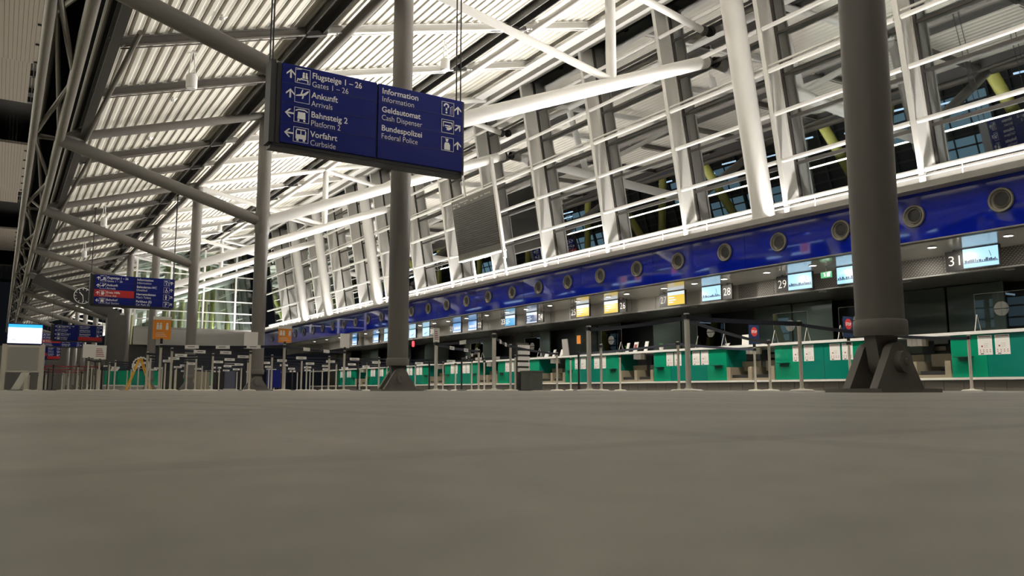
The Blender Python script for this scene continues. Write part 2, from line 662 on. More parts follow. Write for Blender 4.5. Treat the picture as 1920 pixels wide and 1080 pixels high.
# ---- lattice girder ---------------------------------------------------------
t = thing('lattice_girder', 'long dark lattice girder carrying the low left edge of the roof', 'roof beam', (.6, Y0, 6.1))
GA, GB, GC = (.85, 6.13), (.29, 6.12), (.47, 7.45)
for nm, (gx, gz), r in (('chord', GA, .105), ('chord', GB, .09), ('chord', GC, .085)):
    MB().tube((gx, Y0, gz), (gx, Y1, gz), r, 18).build(nm, 'girder_steel', t)
nb = 0
yy = FY[0] - BAY
while yy < Y1 - BAY:
    h = BAY / 2
    lc = MB()
    lc.tube((GB[0], yy, GB[1]), (GA[0], yy + h, GA[1]), .05, 10).tube((GA[0], yy + h, GA[1]), (GB[0], yy + 2 * h, GB[1]), .05, 10)
    lc.tube((GB[0], yy, GB[1]), (GC[0], yy + h, GC[1]), .05, 10).tube((GC[0], yy + h, GC[1]), (GB[0], yy + 2 * h, GB[1]), .05, 10)
    lc.tube((GA[0], yy, GA[1]), (GC[0], yy + h, GC[1]), .05, 10).tube((GC[0], yy + h, GC[1]), (GA[0], yy + 2 * h, GA[1]), .05, 10)
    lc.tube((GB[0], yy, GB[1]), (GA[0], yy, GA[1]), .045, 10).tube((GA[0], yy, GA[1]), (1.36, yy, 6.5), .07, 10)
    lc.tube((GA[0], yy + .35, GA[1]), (1.36, yy + .9, 6.6), .025, 8).tube((1.72, yy - 6.9, 6.40), (1.42, yy, 6.22), .05, 10)
    lc.build('lacing', 'girder_steel', t)
    yy += BAY
MB().add([(.50, Y0, 7.5), (.56, Y0, 7.5), (.56, Y1, 7.5), (.50, Y1, 7.5), (.74, Y0, 16.4), (.80, Y0, 16.4), (.80, Y1, 16.4), (.74, Y1, 16.4)], [(0, 3, 2, 1), (4, 5, 6, 7), (0, 1, 5, 4), (1, 2, 6, 5), (2, 3, 7, 6), (3, 0, 4, 7)]).build('closing_sheet', 'steel_dark', t)

# ---- concourse ceiling beyond the girder --------------------------------------
cz = 16.6
for n_, (ya, yb, xe) in enumerate(((-10, 46, .9), (46, 52.8, .29), (62.2, 77.5, .9), (77.5, 82.3, .30), (96.4, 111.8, .9), (125.8, 141, .9))):
    mb = MB()
    x = xe - .18
    k = 0
    while x > -24:
        wd_ = .18 if k < 24 else 1.8
        mb.box(x, x + wd_ - .012, ya, yb, cz - .08, cz + .1)
        k += 1
        x -= .18 if k < 24 else 1.8
    o = struct('ceiling_panel', mb, 'cream_panel')
sl = MB()
for y in (40.7, 43.2, 45.7, 63.6, 66.3, 68.9, 71.6, 74, 76.6, 98, 101, 104, 107, 110):
    sl.box(.38, 1.0, y - .05, y + .05, cz - .16, cz - .09)
struct('trim_1', sl, 'sign_frame')
struct('roof_skylight', MB().box(-30, 3, -10, 160, cz + 1.6, cz + 1.7), 'back_dark')
mb = MB()
for y in (46.2, 48.3, 51.2, 52.9, 77.8, 79.5, 81.5):
    mb.box(.2, 1.0, y - .14, y + .14, cz, cz + .3)
for x in (.44, .60):
    for ya, yb in ((46, 52.8), (77.5, 82.3)):
        mb.box(x - .02, x + .02, ya, yb, cz, cz + .3)
struct('trim_2', mb, 'sign_frame')
mb = MB()
for x in (.46, .62):
    mb.box(x - .09, x + .06, 47, 52, cz + .4, cz + .45)
struct('ceiling_upstand', mb, 'cream_panel')

# ---- leaning glass wall ------------------------------------------------------
MUL = [14.1 + 3.03 * i for i in range(-7, 13)]
far_mul = [56.5 + 3.03 * i for i in range(14)]
ZL = [4.03, 4.92, 5.93, 6.86, 7.78, 8.72]
ZT = 9.62


def lean_box(mb, ya, yb, z0, z1, o0, o1):
    return mb.add([(wx(z0, o0), ya, z0), (wx(z0, o1), ya, z0), (wx(z0, o1), yb, z0), (wx(z0, o0), yb, z0),
                   (wx(z1, o0), ya, z1), (wx(z1, o1), ya, z1), (wx(z1, o1), yb, z1), (wx(z1, o0), yb, z1)],
                  [(0, 3, 2, 1), (4, 5, 6, 7), (0, 1, 5, 4), (1, 2, 6, 5), (2, 3, 7, 6), (3, 0, 4, 7)])


wn = 0
for grp in (MUL, far_mul):
    for a, b in zip(grp, grp[1:]):
        wn += 1
        g = MB()
        lean_box(g, a + .03, b - .03, 3.9, ZT, .46, .485)
        win = struct(f'window_{wn}', g, 'facade_glass')
        mu = MB()
        lean_box(mu, a - .052, a + .052, 3.72, ZT, -.02, .025)
        lean_box(mu, a - .014, a + .014, 3.72, ZT, .025, .40)
        lean_box(mu, a - .05, a + .05, 3.72, ZT, .40, .46)
        mu.build('mullion', 'white_steel', win)
        gk = MB()
        lean_box(gk, a + .05, a + .10, 3.9, ZT, .43, .47)
        lean_box(gk, b - .10, b - .05, 3.9, ZT, .43, .47)
        for z in ZL[1:]:
            lean_box(gk, a + .1, b - .1, z - .03, z + .03, .44, .47)
        gk.build('glazing_bead', 'steel_dark', win)
        for n_, z in enumerate(ZL):
            tr = MB()
            tr.tube((wx(z, .02), a + .07, z), (wx(z, .02), b - .07, z), .048, 10)
            if n_ == 3:
                lean_box(tr, a + .07, b - .07, z + .09, z + .13, .0, .04)
            tr.build('transom', 'white_steel', win)
        if wn < 22:
            rl = MB().tube((14.02, a, 3.90), (14.02, b, 3.90), .009, 8)
            for q in (.25, .75):
                yq = a + (b - a) * q
                rl.tube((14.02, yq, 3.72), (14.02, yq, 4.0), .008, 8)
            rl.build('sill_rail', 'white_steel', win)
struct('trim_3', MB().box(14.16, 14.24, Y0, 54, 3.70, 3.98).box(14.24, 14.75, Y0, 54, 3.86, 3.9), 'sill_dark')
struct('trim_4', MB().box(13.7, 14.7, Y0, 54, 3.60, 3.715), 'sill_grey')

tube_y = [11.6, 32.95, 39.25, 43.0, 59, 63, 70, 75, 80, 86, 92]
for i, y in enumerate(tube_y):
    lab = ['thick white raking tube in front of the glass, above desk 29'][0] if i == 0 else f'thick white raking tube in front of the glass wall, {ORD[i + 1]} counted from the nearest'
    t = thing('raking_tube', lab, 'column', (13.95, y, 3.72), group='white raking tubes along the glass')
    MB().tube((wx(3.70, -.12), y, 3.70), (wx(9.42, -.12), y, 9.42), .245, 36).build('shaft', 'white_steel', t)
    MB().lathe([(.29, 3.715), (.29, 3.75), (.25, 3.76)], (wx(3.72, -.12), y, 0), n=30).build('foot_ring', 'white_steel', t)

# ---- uplight fixtures on the ledge -----------------------------------------------
n_ = 0
for a, b in zip(MUL[3:], MUL[4:]):
    n_ += 1
    t = thing('ledge_uplight', f'slim uplight lying on the ledge above the blue band, {ORD[n_]} counted from the nearest', 'light', (13.9, a, 3.715), group='uplights on the ledge')
    MB().box(14.02, 14.10, a + .9, a + 1.6, 3.716, 3.75).build('housing', 'steel_dark', t)
    MB().box(14.04, 14.08, a + .95, a + 1.55, 3.75, 3.762).build('tube', 'lamp_glow', t)

# ---- blue band with air nozzles ---------------------------------------------------
BX = 13.98
bb = MB()
Yb1 = 53.
y = Y0
while y < Yb1:
    bb.box(BX, BX + .04, y + .004, min(y + 3.03, Yb1) - .004, 2.72, 3.70)
    y += 3.03
band = struct('trim_5', bb, 'band_blue')
struct('band_backing', MB().box(BX + .035, BX + .2, Y0, Yb1, 2.7, 3.69), 'sign_frame', band)
struct('band_edge', MB().box(BX - .01, BX + .06, Y0, Yb1, 3.695, 3.715).box(BX - .005, BX + .05, Y0, Yb1, 2.70, 2.722), 'sill_grey', band)
noz0 = None
for i in range(29):
    y = 6.66 + 1.5244 * i
    lab = f'round grey air nozzle in the glossy blue band, {ORD[i + 1]} counted from the right'
    if noz0 is None:
        noz0 = thing('air_nozzle', lab, 'air nozzle', (BX, y, 3.18), group='air nozzles in the blue band')
        MB().lathe([(.20, .0), (.212, -.03), (.20, -.05), (.172, -.045), (.165, -.02)], (0, 0, 0), 'X', 32, False).build('outer_ring', 'nozzle', noz0, world=False)
        MB().lathe([(.168, -.022), (.155, -.012), (.12, -.004)], (0, 0, 0), 'X', 32, False).build('bowl', 'nozzle', noz0, world=False)
        c = MB().lathe([(.142, -.006), (.138, -.034), (.13, -.04), (.122, -.03), (.118, -.006)], (0, -.012, .01), 'X', 28, False).build('inner_ring', 'nozzle', noz0, world=False)
        MB().lathe([(.0, -.016), (.12, -.0155)], (0, -.012, .01), 'X', 28, False).build('throat', 'nozzle_shade', c, world=False)  # flat black disc painted in for the shade inside the open nozzle
    else:
        dup(noz0, (BX, y, 3.18), label=lab)

# ---- soffit, fascia, inner ceiling, back wall -----------------------------------------
XC = 16.0
struct('ceiling_soffit', MB().box(BX + .02, XC + .1, Y0, 53, 2.722, 2.78), 'soffit')
fm = MB()
fy = [(Y0, 15.3), (15.3, 53)]
fas = struct('trim_6', MB().box(XC, XC + .06, Y0, 14.2, 2.35, 2.722), 'expanded_metal')
struct('fascia_sheet', MB().box(XC, XC + .06, 14.2, 53, 2.35, 2.722), 'fascia_metal', fas)
seams = MB()
y = Y0
while y < 53:
    seams.box(XC - .006, XC + .01, y - .008, y + .008, 2.36, 2.72)
    y += 1.06
struct('fascia_seam', seams, 'inner_ceiling', fas)
struct('fascia_lip', MB().box(XC - .02, XC + .1, Y0, 53, 2.325, 2.352), 'soffit', fas)
struct('ceiling_inner', MB().box(XC + .05, 19.2, Y0, 53, 2.42, 2.48), 'inner_ceiling')
struct('wall_right', MB().box(19.0, 19.1, Y0, 53, 0, 2.45), 'back_dark')
bp = MB()
y = 9.0
pi_ = 0
for k in range(-2, 10):
    ya = 8.9 + 4.34 * k
    bp.box(18.55, 18.6, ya + .05, ya + 1.30, .1, 2.40).box(18.55, 18.6, ya + 1.36, ya + 2.65, .1, 2.40)
struct('wall_panel', bp, 'back_panel')

dl0 = None
DLX = 14.83
dl_y = [5.7, 7.0, 8.38, 9.7, 11.05, 12.3, 13.6, 14.6, 15.72, 17.24, 18.05, 19.53, 21.0, 22.4, 23.6, 25.0, 26.5, 28, 29.2, 30.5, 32, 33.5, 35, 36.5, 38, 40, 42, 44]
for i, y in enumerate(dl_y):
    yy = y
    lab = f'round lit downlight in the soffit under the blue band, {ORD[i + 1]} counted from the right'
    p = (DLX, yy, 2.722)
    if dl0 is None:
        dl0 = thing('downlight', lab, 'light', p, group='downlights in the soffit')
        MB().lathe([(.078, -.001), (.095, -.012), (.078, -.016), (.07, -.004)], (0, 0, 0), 'Z', 24).build('trim_ring', 'white_steel', dl0, world=False)
        MB().lathe([(.07, -.012), (.0, -.014)], (0, 0, 0), 'Z', 24).build('diffuser', 'downlight_glow', dl0, world=False)
    else:
        dup(dl0, p, label=lab)
    area('downlight_lamp', (DLX, yy, 2.69), (0.1, 0, -1), .14, .14, 20, (1, .92, .80), 178)
idl = None
for i in range(14):
    y = 8.0 + 2.17 * i
    lab = f'small inset downlight in the dark ceiling over the desks, {ORD[i + 1]} counted from the right'
    p = (16.9, y, 2.42)
    if idl is None:
        idl = thing('inner_downlight', lab, 'light', p, group='inset downlights over the desks')
        MB().lathe([(.078, -.001), (.095, -.012), (.078, -.016), (.07, -.004)], (0, 0, 0), 'Z', 20).build('trim_ring', 'white_steel', idl, world=False)
        MB().lathe([(.07, -.012), (.0, -.014)], (0, 0, 0), 'Z', 20).build('diffuser', 'sill_grey', idl, world=False)
    else:
        dup(idl, p, label=lab)
for y in range(8, 50, 6):
    area('desk_lamp', (17.6, y, 2.40), (0.1, 0, -1), .12, 1.2, 16, (.95, 1, .92), 160)

# ---- number plates and monitors -------------------------------------------------------------
odd = [y_ * .969 for y_ in (8.09, 12.30, 16.48, 20.80, 25.25, 29.40, 33.70, 38.0, 42.3)]
even = [y_ * .969 for y_ in (10.95, 15.14, 19.35, 23.80, 28.10, 32.30, 36.60, 40.9)]
SXX = 15.5


def monitor(y, num, style):
    lab = f'lit overhead monitor beside number plate {num}' if num >= 21 else f'small lit overhead monitor far along the fascia over desk {num}'
    t = thing('overhead_monitor', lab, 'monitor', (SXX, y, 2.5), group='overhead desk monitors')
    MB().box(SXX, SXX + .06, y - .345, y + .345, 2.315, 2.716).build('bezel', 'black_plastic', t)
    hang = MB().box(SXX + .06, SXX + .2, y - .1, y + .1, 2.55, 2.722).build('bracket', 'steel_dark', t)
    x = SXX - .003
    back = {'sky': 'screen_sky', 'yellow': 'screen_yellow', 'blue': 'screen_blue', 'cyan': 'screen_cyan', 'navy': 'screen_navy', 'swoosh': 'screen_sky'}[style]
    d = MB().box(x, SXX, y - .325, y + .325, 2.335, 2.70).build('display', back, t)
    a = MB()
    x2 = x - .003
    if style == 'sky':
        rnd = random.Random(num)
        yy = y - .30
        while yy < y + .28:
            h = rnd.uniform(.015, .06)
            ww = rnd.uniform(.015, .045)
            a.box(x2, x2 + .002, yy, yy + ww, 2.43, 2.435 + h)
            yy += ww + rnd.uniform(.0, .02)
        a.box(x2, x2 + .002, y - .32, y + .32, 2.415, 2.427)
        a.prism([(y - .2, 2.51), (y - .17, 2.62), (y - .16, 2.62), (y - .19, 2.51)], x2, x2 + .002, 'YZ')
        a.build('skyline', 'screen_ink', d)
    elif style in ('yellow', 'cyan', 'navy'):
        a.box(x2, x2 + .002, y - .324, y + .324, 2.605, 2.699)
        for zz, w_ in ((2.53, .22), (2.46, .28), (2.40, .18)):
            a.box(x2, x2 + .002, y + .28 - w_, y + .28, zz, zz + .03)
        if style == 'navy':
            a.box(x2, x2 + .002, y - .324, y + .324, 2.337, 2.37)
        a.build('timetable', 'screen_pale', d)
    elif style == 'swoosh':
        pts = [(y + .2, 2.45), (y + .08, 2.43), (y - .08, 2.47), (y - .24, 2.58), (y - .08, 2.50), (y + .06, 2.465)]
        a.prism(pts, x2, x2 + .002, 'YZ').build('swoosh', 'screen_ink', d)
    else:
        a.box(x2, x2 + .002, y - .324, y + .324, 2.337, 2.39)
        for q in range(4):
            a.box(x2, x2 + .002, y - .26 + q * .13, y - .18 + q * .13, 2.44, 2.54)
        a.build('picture', 'screen_pale', d)
    if num < 20:
        return
    py = y + .515 if num % 2 else y - .515
    if num == 30:
        py = y - .515
    p = thing('number_plate', f'dark square number plate reading {num} on the desk fascia', 'sign', (SXX, py, 2.5), group='desk number plates')
    MB().box(SXX + .02, SXX + .06, py - .165, py + .165, 2.315, 2.70).box(SXX + .03, SXX + .05, py - .02, py + .02, 2.70, 2.722).build('board', 'plate_grey', p)
    tx = MB()
    text_to(tx, str(num), py + .125, 2.415, SXX + .018, .20, .245, -.004, '-X')
    tx.build('digits', 'sign_white', p)


st_odd = ['sky', 'sky', 'yellow', 'yellow', 'cyan', 'blue', 'swoosh', 'blue', 'blue']
st_even = ['sky', 'sky', 'yellow', 'navy', 'blue', 'swoosh', 'swoosh', 'blue']
for i, y in enumerate(odd):
    monitor(y, 31 - 2 * i, st_odd[i])
for i, y in enumerate(even):
    monitor(y, 30 - 2 * i, st_even[i])

# exit sign under the soffit
t = thing('exit_sign', 'green lit emergency exit sign hung under the soffit left of the thick column', 'sign', (15.0, 10.5, 2.5))
ey = 11.0
MB().box(15.2, 15.24, ey - .13, ey + .13, 2.47, 2.60).build('box', 'exit_green', t)
MB().tube((15.22, ey, 2.6), (15.22, ey, 2.722), .01).build('hanger', 'steel_dark', t)
q = MB().box(15.194, 15.198, ey - .10, ey - .03, 2.49, 2.58)
q.prism([(ey, 2.50), (ey + .05, 2.50), (ey + .03, 2.54), (ey + .06, 2.57), (ey + .02, 2.585)], 15.194, 15.198, 'YZ')
q.build('running_figure', 'exit_white', t)

# ---- check-in desks ---------------------------------------------------------------------------
GAP0, MOD, GAPW = 8.80, 4.33, 1.55


def poster(mb_paper, mb_ink, mb_dark, y, z, x, w_=.21, h=.30):
    mb_paper.box(x - .003, x, y - w_ / 2, y + w_ / 2, z, z + h)
    for r_ in range(2):
        for c in range(4):
            yy = y - w_ / 2 + .035 + c * (w_ - .05) / 3.6
            mb_ink.box(x - .005, x - .003, yy, yy + .016, z + .05 + r_ * .035, z + .066 + r_ * .035)
    mb_ink.box(x - .005, x - .003, y + .04, y + .07, z + .15, z + .18)
    mb_dark.box(x - .005, x - .003, y - w_ / 2 + .02, y + w_ / 2 - .02, z + h - .03, z + h - .015)
    mb_dark.box(x - .005, x - .003, y + .03, y + .09, z + .012, z + .03)
    for r_ in range(3):
        mb_dark.box(x - .005, x - .003, y - .06, y + .02, z + .15 + r_ * .03, z + .153 + r_ * .03)


def make_desk(ya, yb, label, detail):
    t = thing('check_in_desk', label, 'desk', (XC, (ya + yb) / 2, 0), group='green check-in desks')
    n = 4
    wseg = (yb - ya) / n
    for i in range(n):
        MB().box(XC, XC + .05, ya + i * wseg + .004, ya + (i + 1) * wseg - .004, .27, 1.09).build('glass_front', ('green_a', 'green_b', 'green_b', 'green_a')[i], t)
    for yy in (ya, yb - .04):
        MB().box(XC + .05, XC + .75, yy, yy + .04, .27, 1.09).build('side_panel', 'green_b', t)
    for yy in (ya + .28, yb - .28):
        sh = MB().box(XC - .16, XC, yy - .16, yy + .16, .655, .668)
        sh.box(XC - .02, XC, yy - .12, yy + .12, .58, .655)
        sh.build('bag_shelf', 'green_dark', t)
    if detail:
        c = (ya + yb) / 2
        for yy in (c - .62, c - .30, c + .40, c + .72):
            p, i_, d = MB(), MB(), MB()
            poster(p, i_, d, yy, .69, XC - .001, .27, .375)
            po = p.build('notice', 'paper', t)
            i_.build('notice_print', 'ink', po)
            d.build('notice_text', 'ink_dark', po)
    return t


gaps = []
for k in range(-1, 8):
    g0 = GAP0 + MOD * k
    gaps.append(g0)
for k in range(-1, 8):
    ya = GAP0 + MOD * k + GAPW
    yb = GAP0 + MOD * (k + 1)
    nums = (30 - 2 * k, 29 - 2 * k)
    lab = f'green glass check-in desk below monitors {nums[0]} and {nums[1]}' if k >= 0 else 'green glass check-in desk at the right edge below monitor 31'
    if nums[1] < 18:
        lab = f'far green check-in desk, {ORD[k + 2]} desk counted from the right edge'
    make_desk(ya, yb, lab, True)

wt = thing('desk_worktop', 'continuous white worktop edge running along all green desks', 'worktop', (XC, 20, 1.1))
MB().box(XC - .06, XC + .55, 3, 48, 1.10, 1.15).build('top', 'desk_white', wt)
MB().box(XC - .07, XC - .05, 3, 48, 1.095, 1.155).build('edge_rail', 'white_steel', wt)
pl = thing('desk_plinth', 'grey tiled plinth with white rail along the foot of the desks', 'plinth', (XC, 20, 0))
MB().box(XC + .02, XC + .8, 3, 48, 0, .20).build('tiled_base', 'plinth_tile', pl)
MB().box(XC - .05, XC + .8, 3, 48, .215, .262).build('foot_rail', 'desk_white', pl)
sm = MB()
y = 3.
while y < 48:
    sm.box(XC + .015, XC + .022, y - .004, y + .004, 0, .2)
    y += .4
sm.build('tile_joint', 'steel_dark', pl)

sc0 = None
for k, g0 in enumerate(gaps):
    c = g0 + GAPW / 2
    lab = f'beige baggage scale with black belts between green desks, {ORD[k + 1]} counted from the right'
    if sc0 is None:
        t = sc0 = thing('baggage_scale', lab, 'baggage scale', (XC, c, .262), group='baggage scales between desks')
        wv = GAPW / 2
        MB().box(0, .06, -wv, wv, 0, .06).build('front_sill', 'beige_metal', t, world=False)
        for yy in (-wv + .07, 0, wv - .07):
            MB().box(-.02, .9, yy - .06, yy + .06, 0, .34).build('side_wall', 'beige_metal', t, world=False)
        for s_ in (-1, 1):
            MB().box(.05, .58, s_ * wv / 2 - .29, s_ * wv / 2 + .29, .06, .14).build('belt', 'belt_rubber', t, world=False)
            MB().box(.5, .56, s_ * wv / 2 - .31, s_ * wv / 2 + .31, .24, .50).build('hood', 'beige_metal', t, world=False)
        MB().box(.53, .58, -.12, .12, .5, .78).build('scale_display', 'black_plastic', t, world=False)
    else:
        dup(sc0, (XC, c, .262), label=lab)

# office chairs behind the scales
ch0 = None
for k, g0 in enumerate(gaps):
    c = g0 + GAPW / 2 + .2
    lab = f'black office chair behind the baggage scale, {ORD[k + 1]} counted from the right'
    if ch0 is None:
        t = ch0 = thing('office_chair', lab, 'chair', (17.75, c, 0), group='office chairs behind the desks')
        MB().lathe([(.0, .42), (.2, .42), (.25, .45), (.25, .49), (.2, .52), (.0, .53)], n=20).build('seat', 'dark_fabric', t, world=False)
        MB().prism([(-.22, .62), (.22, .62), (.25, .8), (.2, 1.02), (-.2, 1.02), (-.25, .8)], .2, .27, 'YZ').build('backrest', 'dark_fabric', t, world=False)
        MB().tube((0, 0, .1), (0, 0, .43), .03).build('gas_lift', 'chrome', t, world=False)
        b = MB()
        for a in range(5):
            q = 2 * PI * a / 5
            b.tube((0, 0, .1), (.28 * math.cos(q), .28 * math.sin(q), .06), .02, 8).lathe([(0, 0), (.03, .01), (.03, .05), (0, .06)], (.28 * math.cos(q), .28 * math.sin(q), 0), 'Z', 10)
        b.build('star_base', 'black_plastic', t, world=False)
        MB().bar((.1, 0, .46), (.25, 0, .7), .06, .02).build('back_stem', 'black_plastic', t, world=False)
    else:
        dup(ch0, (17.75, c, 0), label=lab)

# plexiglass screens
px0 = None
pxs = [(7.85, 'over the desk right of the thick column'), (10.9, 'half hidden behind the thick column'), (12.75, 'right of the thin post under plate 29'),
       (15.35, 'left of the small red stop card'), (19.55, 'below plate 26'), (24.0, 'below plate 24'), (28.0, 'below plate 22')]
for y, where in pxs:
    lab = f'clear plexiglass screen with round speech disc, {where}'
    if px0 is None:
        t = px0 = thing('plexiglass_screen', lab, 'screen', (XC + .15, y, 1.15), group='plexiglass screens on the desks')
        MB().box(-.003, .003, -.5, .5, .05, .74).build('sheet', 'plexi', t, world=False)
        eg = MB().box(-.004, .004, -.502, -.498, .05, .74).box(-.004, .004, .498, .502, .05, .74).box(-.004, .004, -.5, .5, .738, .742)
        eg.build('edge', 'steel', t, world=False)
        for s_ in (-1, 1):
            MB().tube((-.12, s_ * .47, .0), (-.005, s_ * .47, .34), .008, 8).tube((.12, s_ * .47, .0), (.005, s_ * .47, .34), .008, 8).build('foot', 'satin_steel', t, world=False)
        d = MB()
        for r_ in range(1, 9):
            for a in range(r_ * 6):
                if r_ * 6 % 1 == 0:
                    q = 2 * PI * a / (r_ * 6)
                    rr = r_ * .0165
                    yy, zz = rr * math.cos(q), rr * math.sin(q)
                    if min(abs(yy), abs(zz)) < .006:
                        continue
                    d.box(-.006, -.003, yy - .0055, yy + .0055, .42 + zz - .0055, .42 + zz + .0055)
        d.build('speech_disc', 'sill_grey', t, world=False)
    else:
        dup(px0, (XC + .15, y, 1.15), label=lab)

# ------------------------------------------------------------------ hanging blue signs


def arrow(mb, cx, cz, s, y, ang):
    """white arrow; ang 0 = up, 90 = left, -45 = up right"""
    a = R(ang)
    def rot(p):
        return (cx + s * (p[0] * math.cos(a) - p[1] * math.sin(a)), cz + s * (p[0] * math.sin(a) + p[1] * math.cos(a)))
    for poly in ([(-.09, -.5), (.09, -.5), (.09, .32), (-.09, .32)], [(0, .5), (-.46, .04), (-.46, -.16), (0, .28)], [(0, .5), (0, .28), (.46, -.16), (.46, .04)]):
        mb.prism([rot(p) for p in poly], y - .002, y)
    return mb


def frame_sq(mb, cx, cz, s, y):
    t_ = s * .03
    h = s / 2
    for x0, x1, z0, z1 in ((-h, h, -h, -h + t_), (-h, h, h - t_, h), (-h, -h + t_, -h, h), (h - t_, h, -h, h)):
        mb.box(cx + x0, cx + x1, y - .002, y, cz + z0, cz + z1)


def disc(cx, cz, r, n=12):
    return [(cx + r * math.cos(2 * PI * i / n), cz + r * math.sin(2 * PI * i / n)) for i in range(n)]


def picto(mb, kind, cx, cz, s, y):
    frame_sq(mb, cx, cz, s, y)
    P = lambda pts: mb.prism([(cx + a * s, cz + b * s) for a, b in pts], y - .002, y)
    D = lambda a, b, r: mb.prism(disc(cx + a * s, cz + b * s, r * s), y - .002, y)
    if kind == 'gates':
        P([(-.44, .36), (-.30, .40), (-.08, .44), (-.06, .47), (-.26, .46), (-.44, .40)])
        D(.06, .2, .07); D(.24, .2, .07)
        P([(-.02, .12), (.12, .12), (.14, -.14), (-.02, -.14)]); P([(.18, .12), (.30, .12), (.36, -.14), (.18, -.14)])
        P([(-.36, -.2), (.38, -.2), (.38, -.27), (-.36, -.27)]); P([(.30, -.27), (.38, -.27), (.38, -.44), (.33, -.44)])
        P([(-.02, -.14), (-.02, -.2), (-.20, -.34), (-.26, -.30), (-.12, -.14)]); P([(-.36, -.27), (-.30, -.27), (-.34, -.42), (-.40, -.42)])
    elif kind == 'arrivals':
        P([(-.42, -.02), (.10, .16), (.34, .36), (.44, .38), (.40, .28), (.22, .06), (-.02, -.02), (-.40, -.08)])
        P([(-.12, .10), (-.02, .12), (.06, .40), (-.0, .42)]); P([(.02, .02), (.14, .06), (.06, -.20), (-.02, -.22)])
    elif kind == 'train':
        P([(-.40, .30), (-.2, .40), (.2, .40), (.40, .30), (.40, .22), (.2, .32), (-.2, .32), (-.40, .22)])
        P([(-.24, .20), (.24, .20), (.27, -.26), (-.27, -.26)])
        P([(-.24, -.30), (-.12, -.30), (-.14, -.42), (-.26, -.42)]); P([(.12, -.30), (.24, -.30), (.26, -.42), (.14, -.42)])
    elif kind == 'bus':
        P([(-.30, .38), (.30, .38), (.30, .30), (-.30, .30)]); P([(-.34, .02), (.34, .02), (.34, -.28), (-.34, -.28)])
        P([(-.34, .28), (-.27, .28), (-.27, .02), (-.34, .02)]); P([(.27, .28), (.34, .28), (.34, .02), (.27, .02)]); P([(-.03, .28), (.03, .28), (.03, .02), (-.03, .02)])
        P([(-.28, -.28), (-.14, -.28), (-.14, -.42), (-.28, -.42)]); P([(.14, -.28), (.28, -.28), (.28, -.42), (.14, -.42)])
    elif kind == 'info':
        for i in range(9):
            a0, a1 = R(200 - i * 28), R(200 - (i + 1) * 28)
            c = (-.12, .2)
            P([(c[0] + .22 * math.cos(a0), c[1] + .2 * math.sin(a0)), (c[0] + .22 * math.cos(a1), c[1] + .2 * math.sin(a1)),
               (c[0] + .11 * math.cos(a1), c[1] + .1 * math.sin(a1)), (c[0] + .11 * math.cos(a0), c[1] + .1 * math.sin(a0))])
        P([(-.17, .06), (-.06, .04), (-.06, -.16), (-.17, -.16)]); D(-.115, -.29, .075)
        P([(.2, .05), (.23, .05), (.21, -.4), (.18, -.4)]); P([(.32, .12), (.35, .12), (.35, -.4), (.32, -.4)]); D(.215, .12, .04); D(.335, .2, .04)
    elif kind == 'cash':
        P([(-.38, .34), (.38, .34), (.38, .28), (-.38, .28)]); P([(-.38, .28), (-.33, .28), (-.33, -.05), (-.38, -.05)]); P([(.33, .28), (.38, .28), (.38, -.05), (.33, -.05)])
        P([(-.25, .1), (.25, .1), (.25, .0), (-.25, .0)]); P([(-.2, -.08), (.3, -.02), (.34, -.12), (.1, -.28), (-.1, -.26), (-.05, -.16)])
    elif kind == 'police':
        D(-.05, .26, .10); P([(-.18, .40), (.08, .40), (.08, .34), (-.18, .34)])
        P([(-.20, .12), (.10, .12), (.20, -.05), (.20, -.42), (-.26, -.42), (-.26, -.05)])
    elif kind == 'hand':
        P([(-.2, -.3), (.15, -.3), (.22, .0), (-.22, .02)])
        for x0 in (-.2, -.09, .02, .13):
            P([(x0, .0), (x0 + .08, .0), (x0 + .08, .34), (x0, .34)])
        P([(.18, -.18), (.34, .02), (.28, .08), (.14, -.08)])
    elif kind == 'chair':
        D(-.05, .3, .08); P([(-.1, .2), (.02, .2), (.04, -.05), (-.08, -.05)]); P([(-.08, -.05), (.2, -.05), (.28, -.32), (.2, -.34), (.12, -.14), (-.08, -.14)])
        P([(-.2, 0), (-.14, 0), (-.2, -.2), (-.05, -.36), (.1, -.36), (.1, -.42), (-.1, -.42), (-.28, -.2)])
    elif kind == 'men':
        D(-.05, .34, .08); P([(-.2, .22), (.1, .22), (.1, -.05), (.04, -.05), (.04, -.42), (-.14, -.42), (-.14, -.05), (-.2, -.05)])
    elif kind == 'parking':
        P([(-.38, .36), (0, .46), (.38, .36), (.38, .3), (0, .4), (-.38, .3)])
        P([(-.16, .24), (-.06, .24), (-.06, -.4), (-.16, -.4)]); P([(-.06, .24), (.14, .24), (.2, .16), (.2, .02), (.14, -.06), (-.06, -.06), (-.06, .02), (.1, .02), (.1, .16), (-.06, .16)])


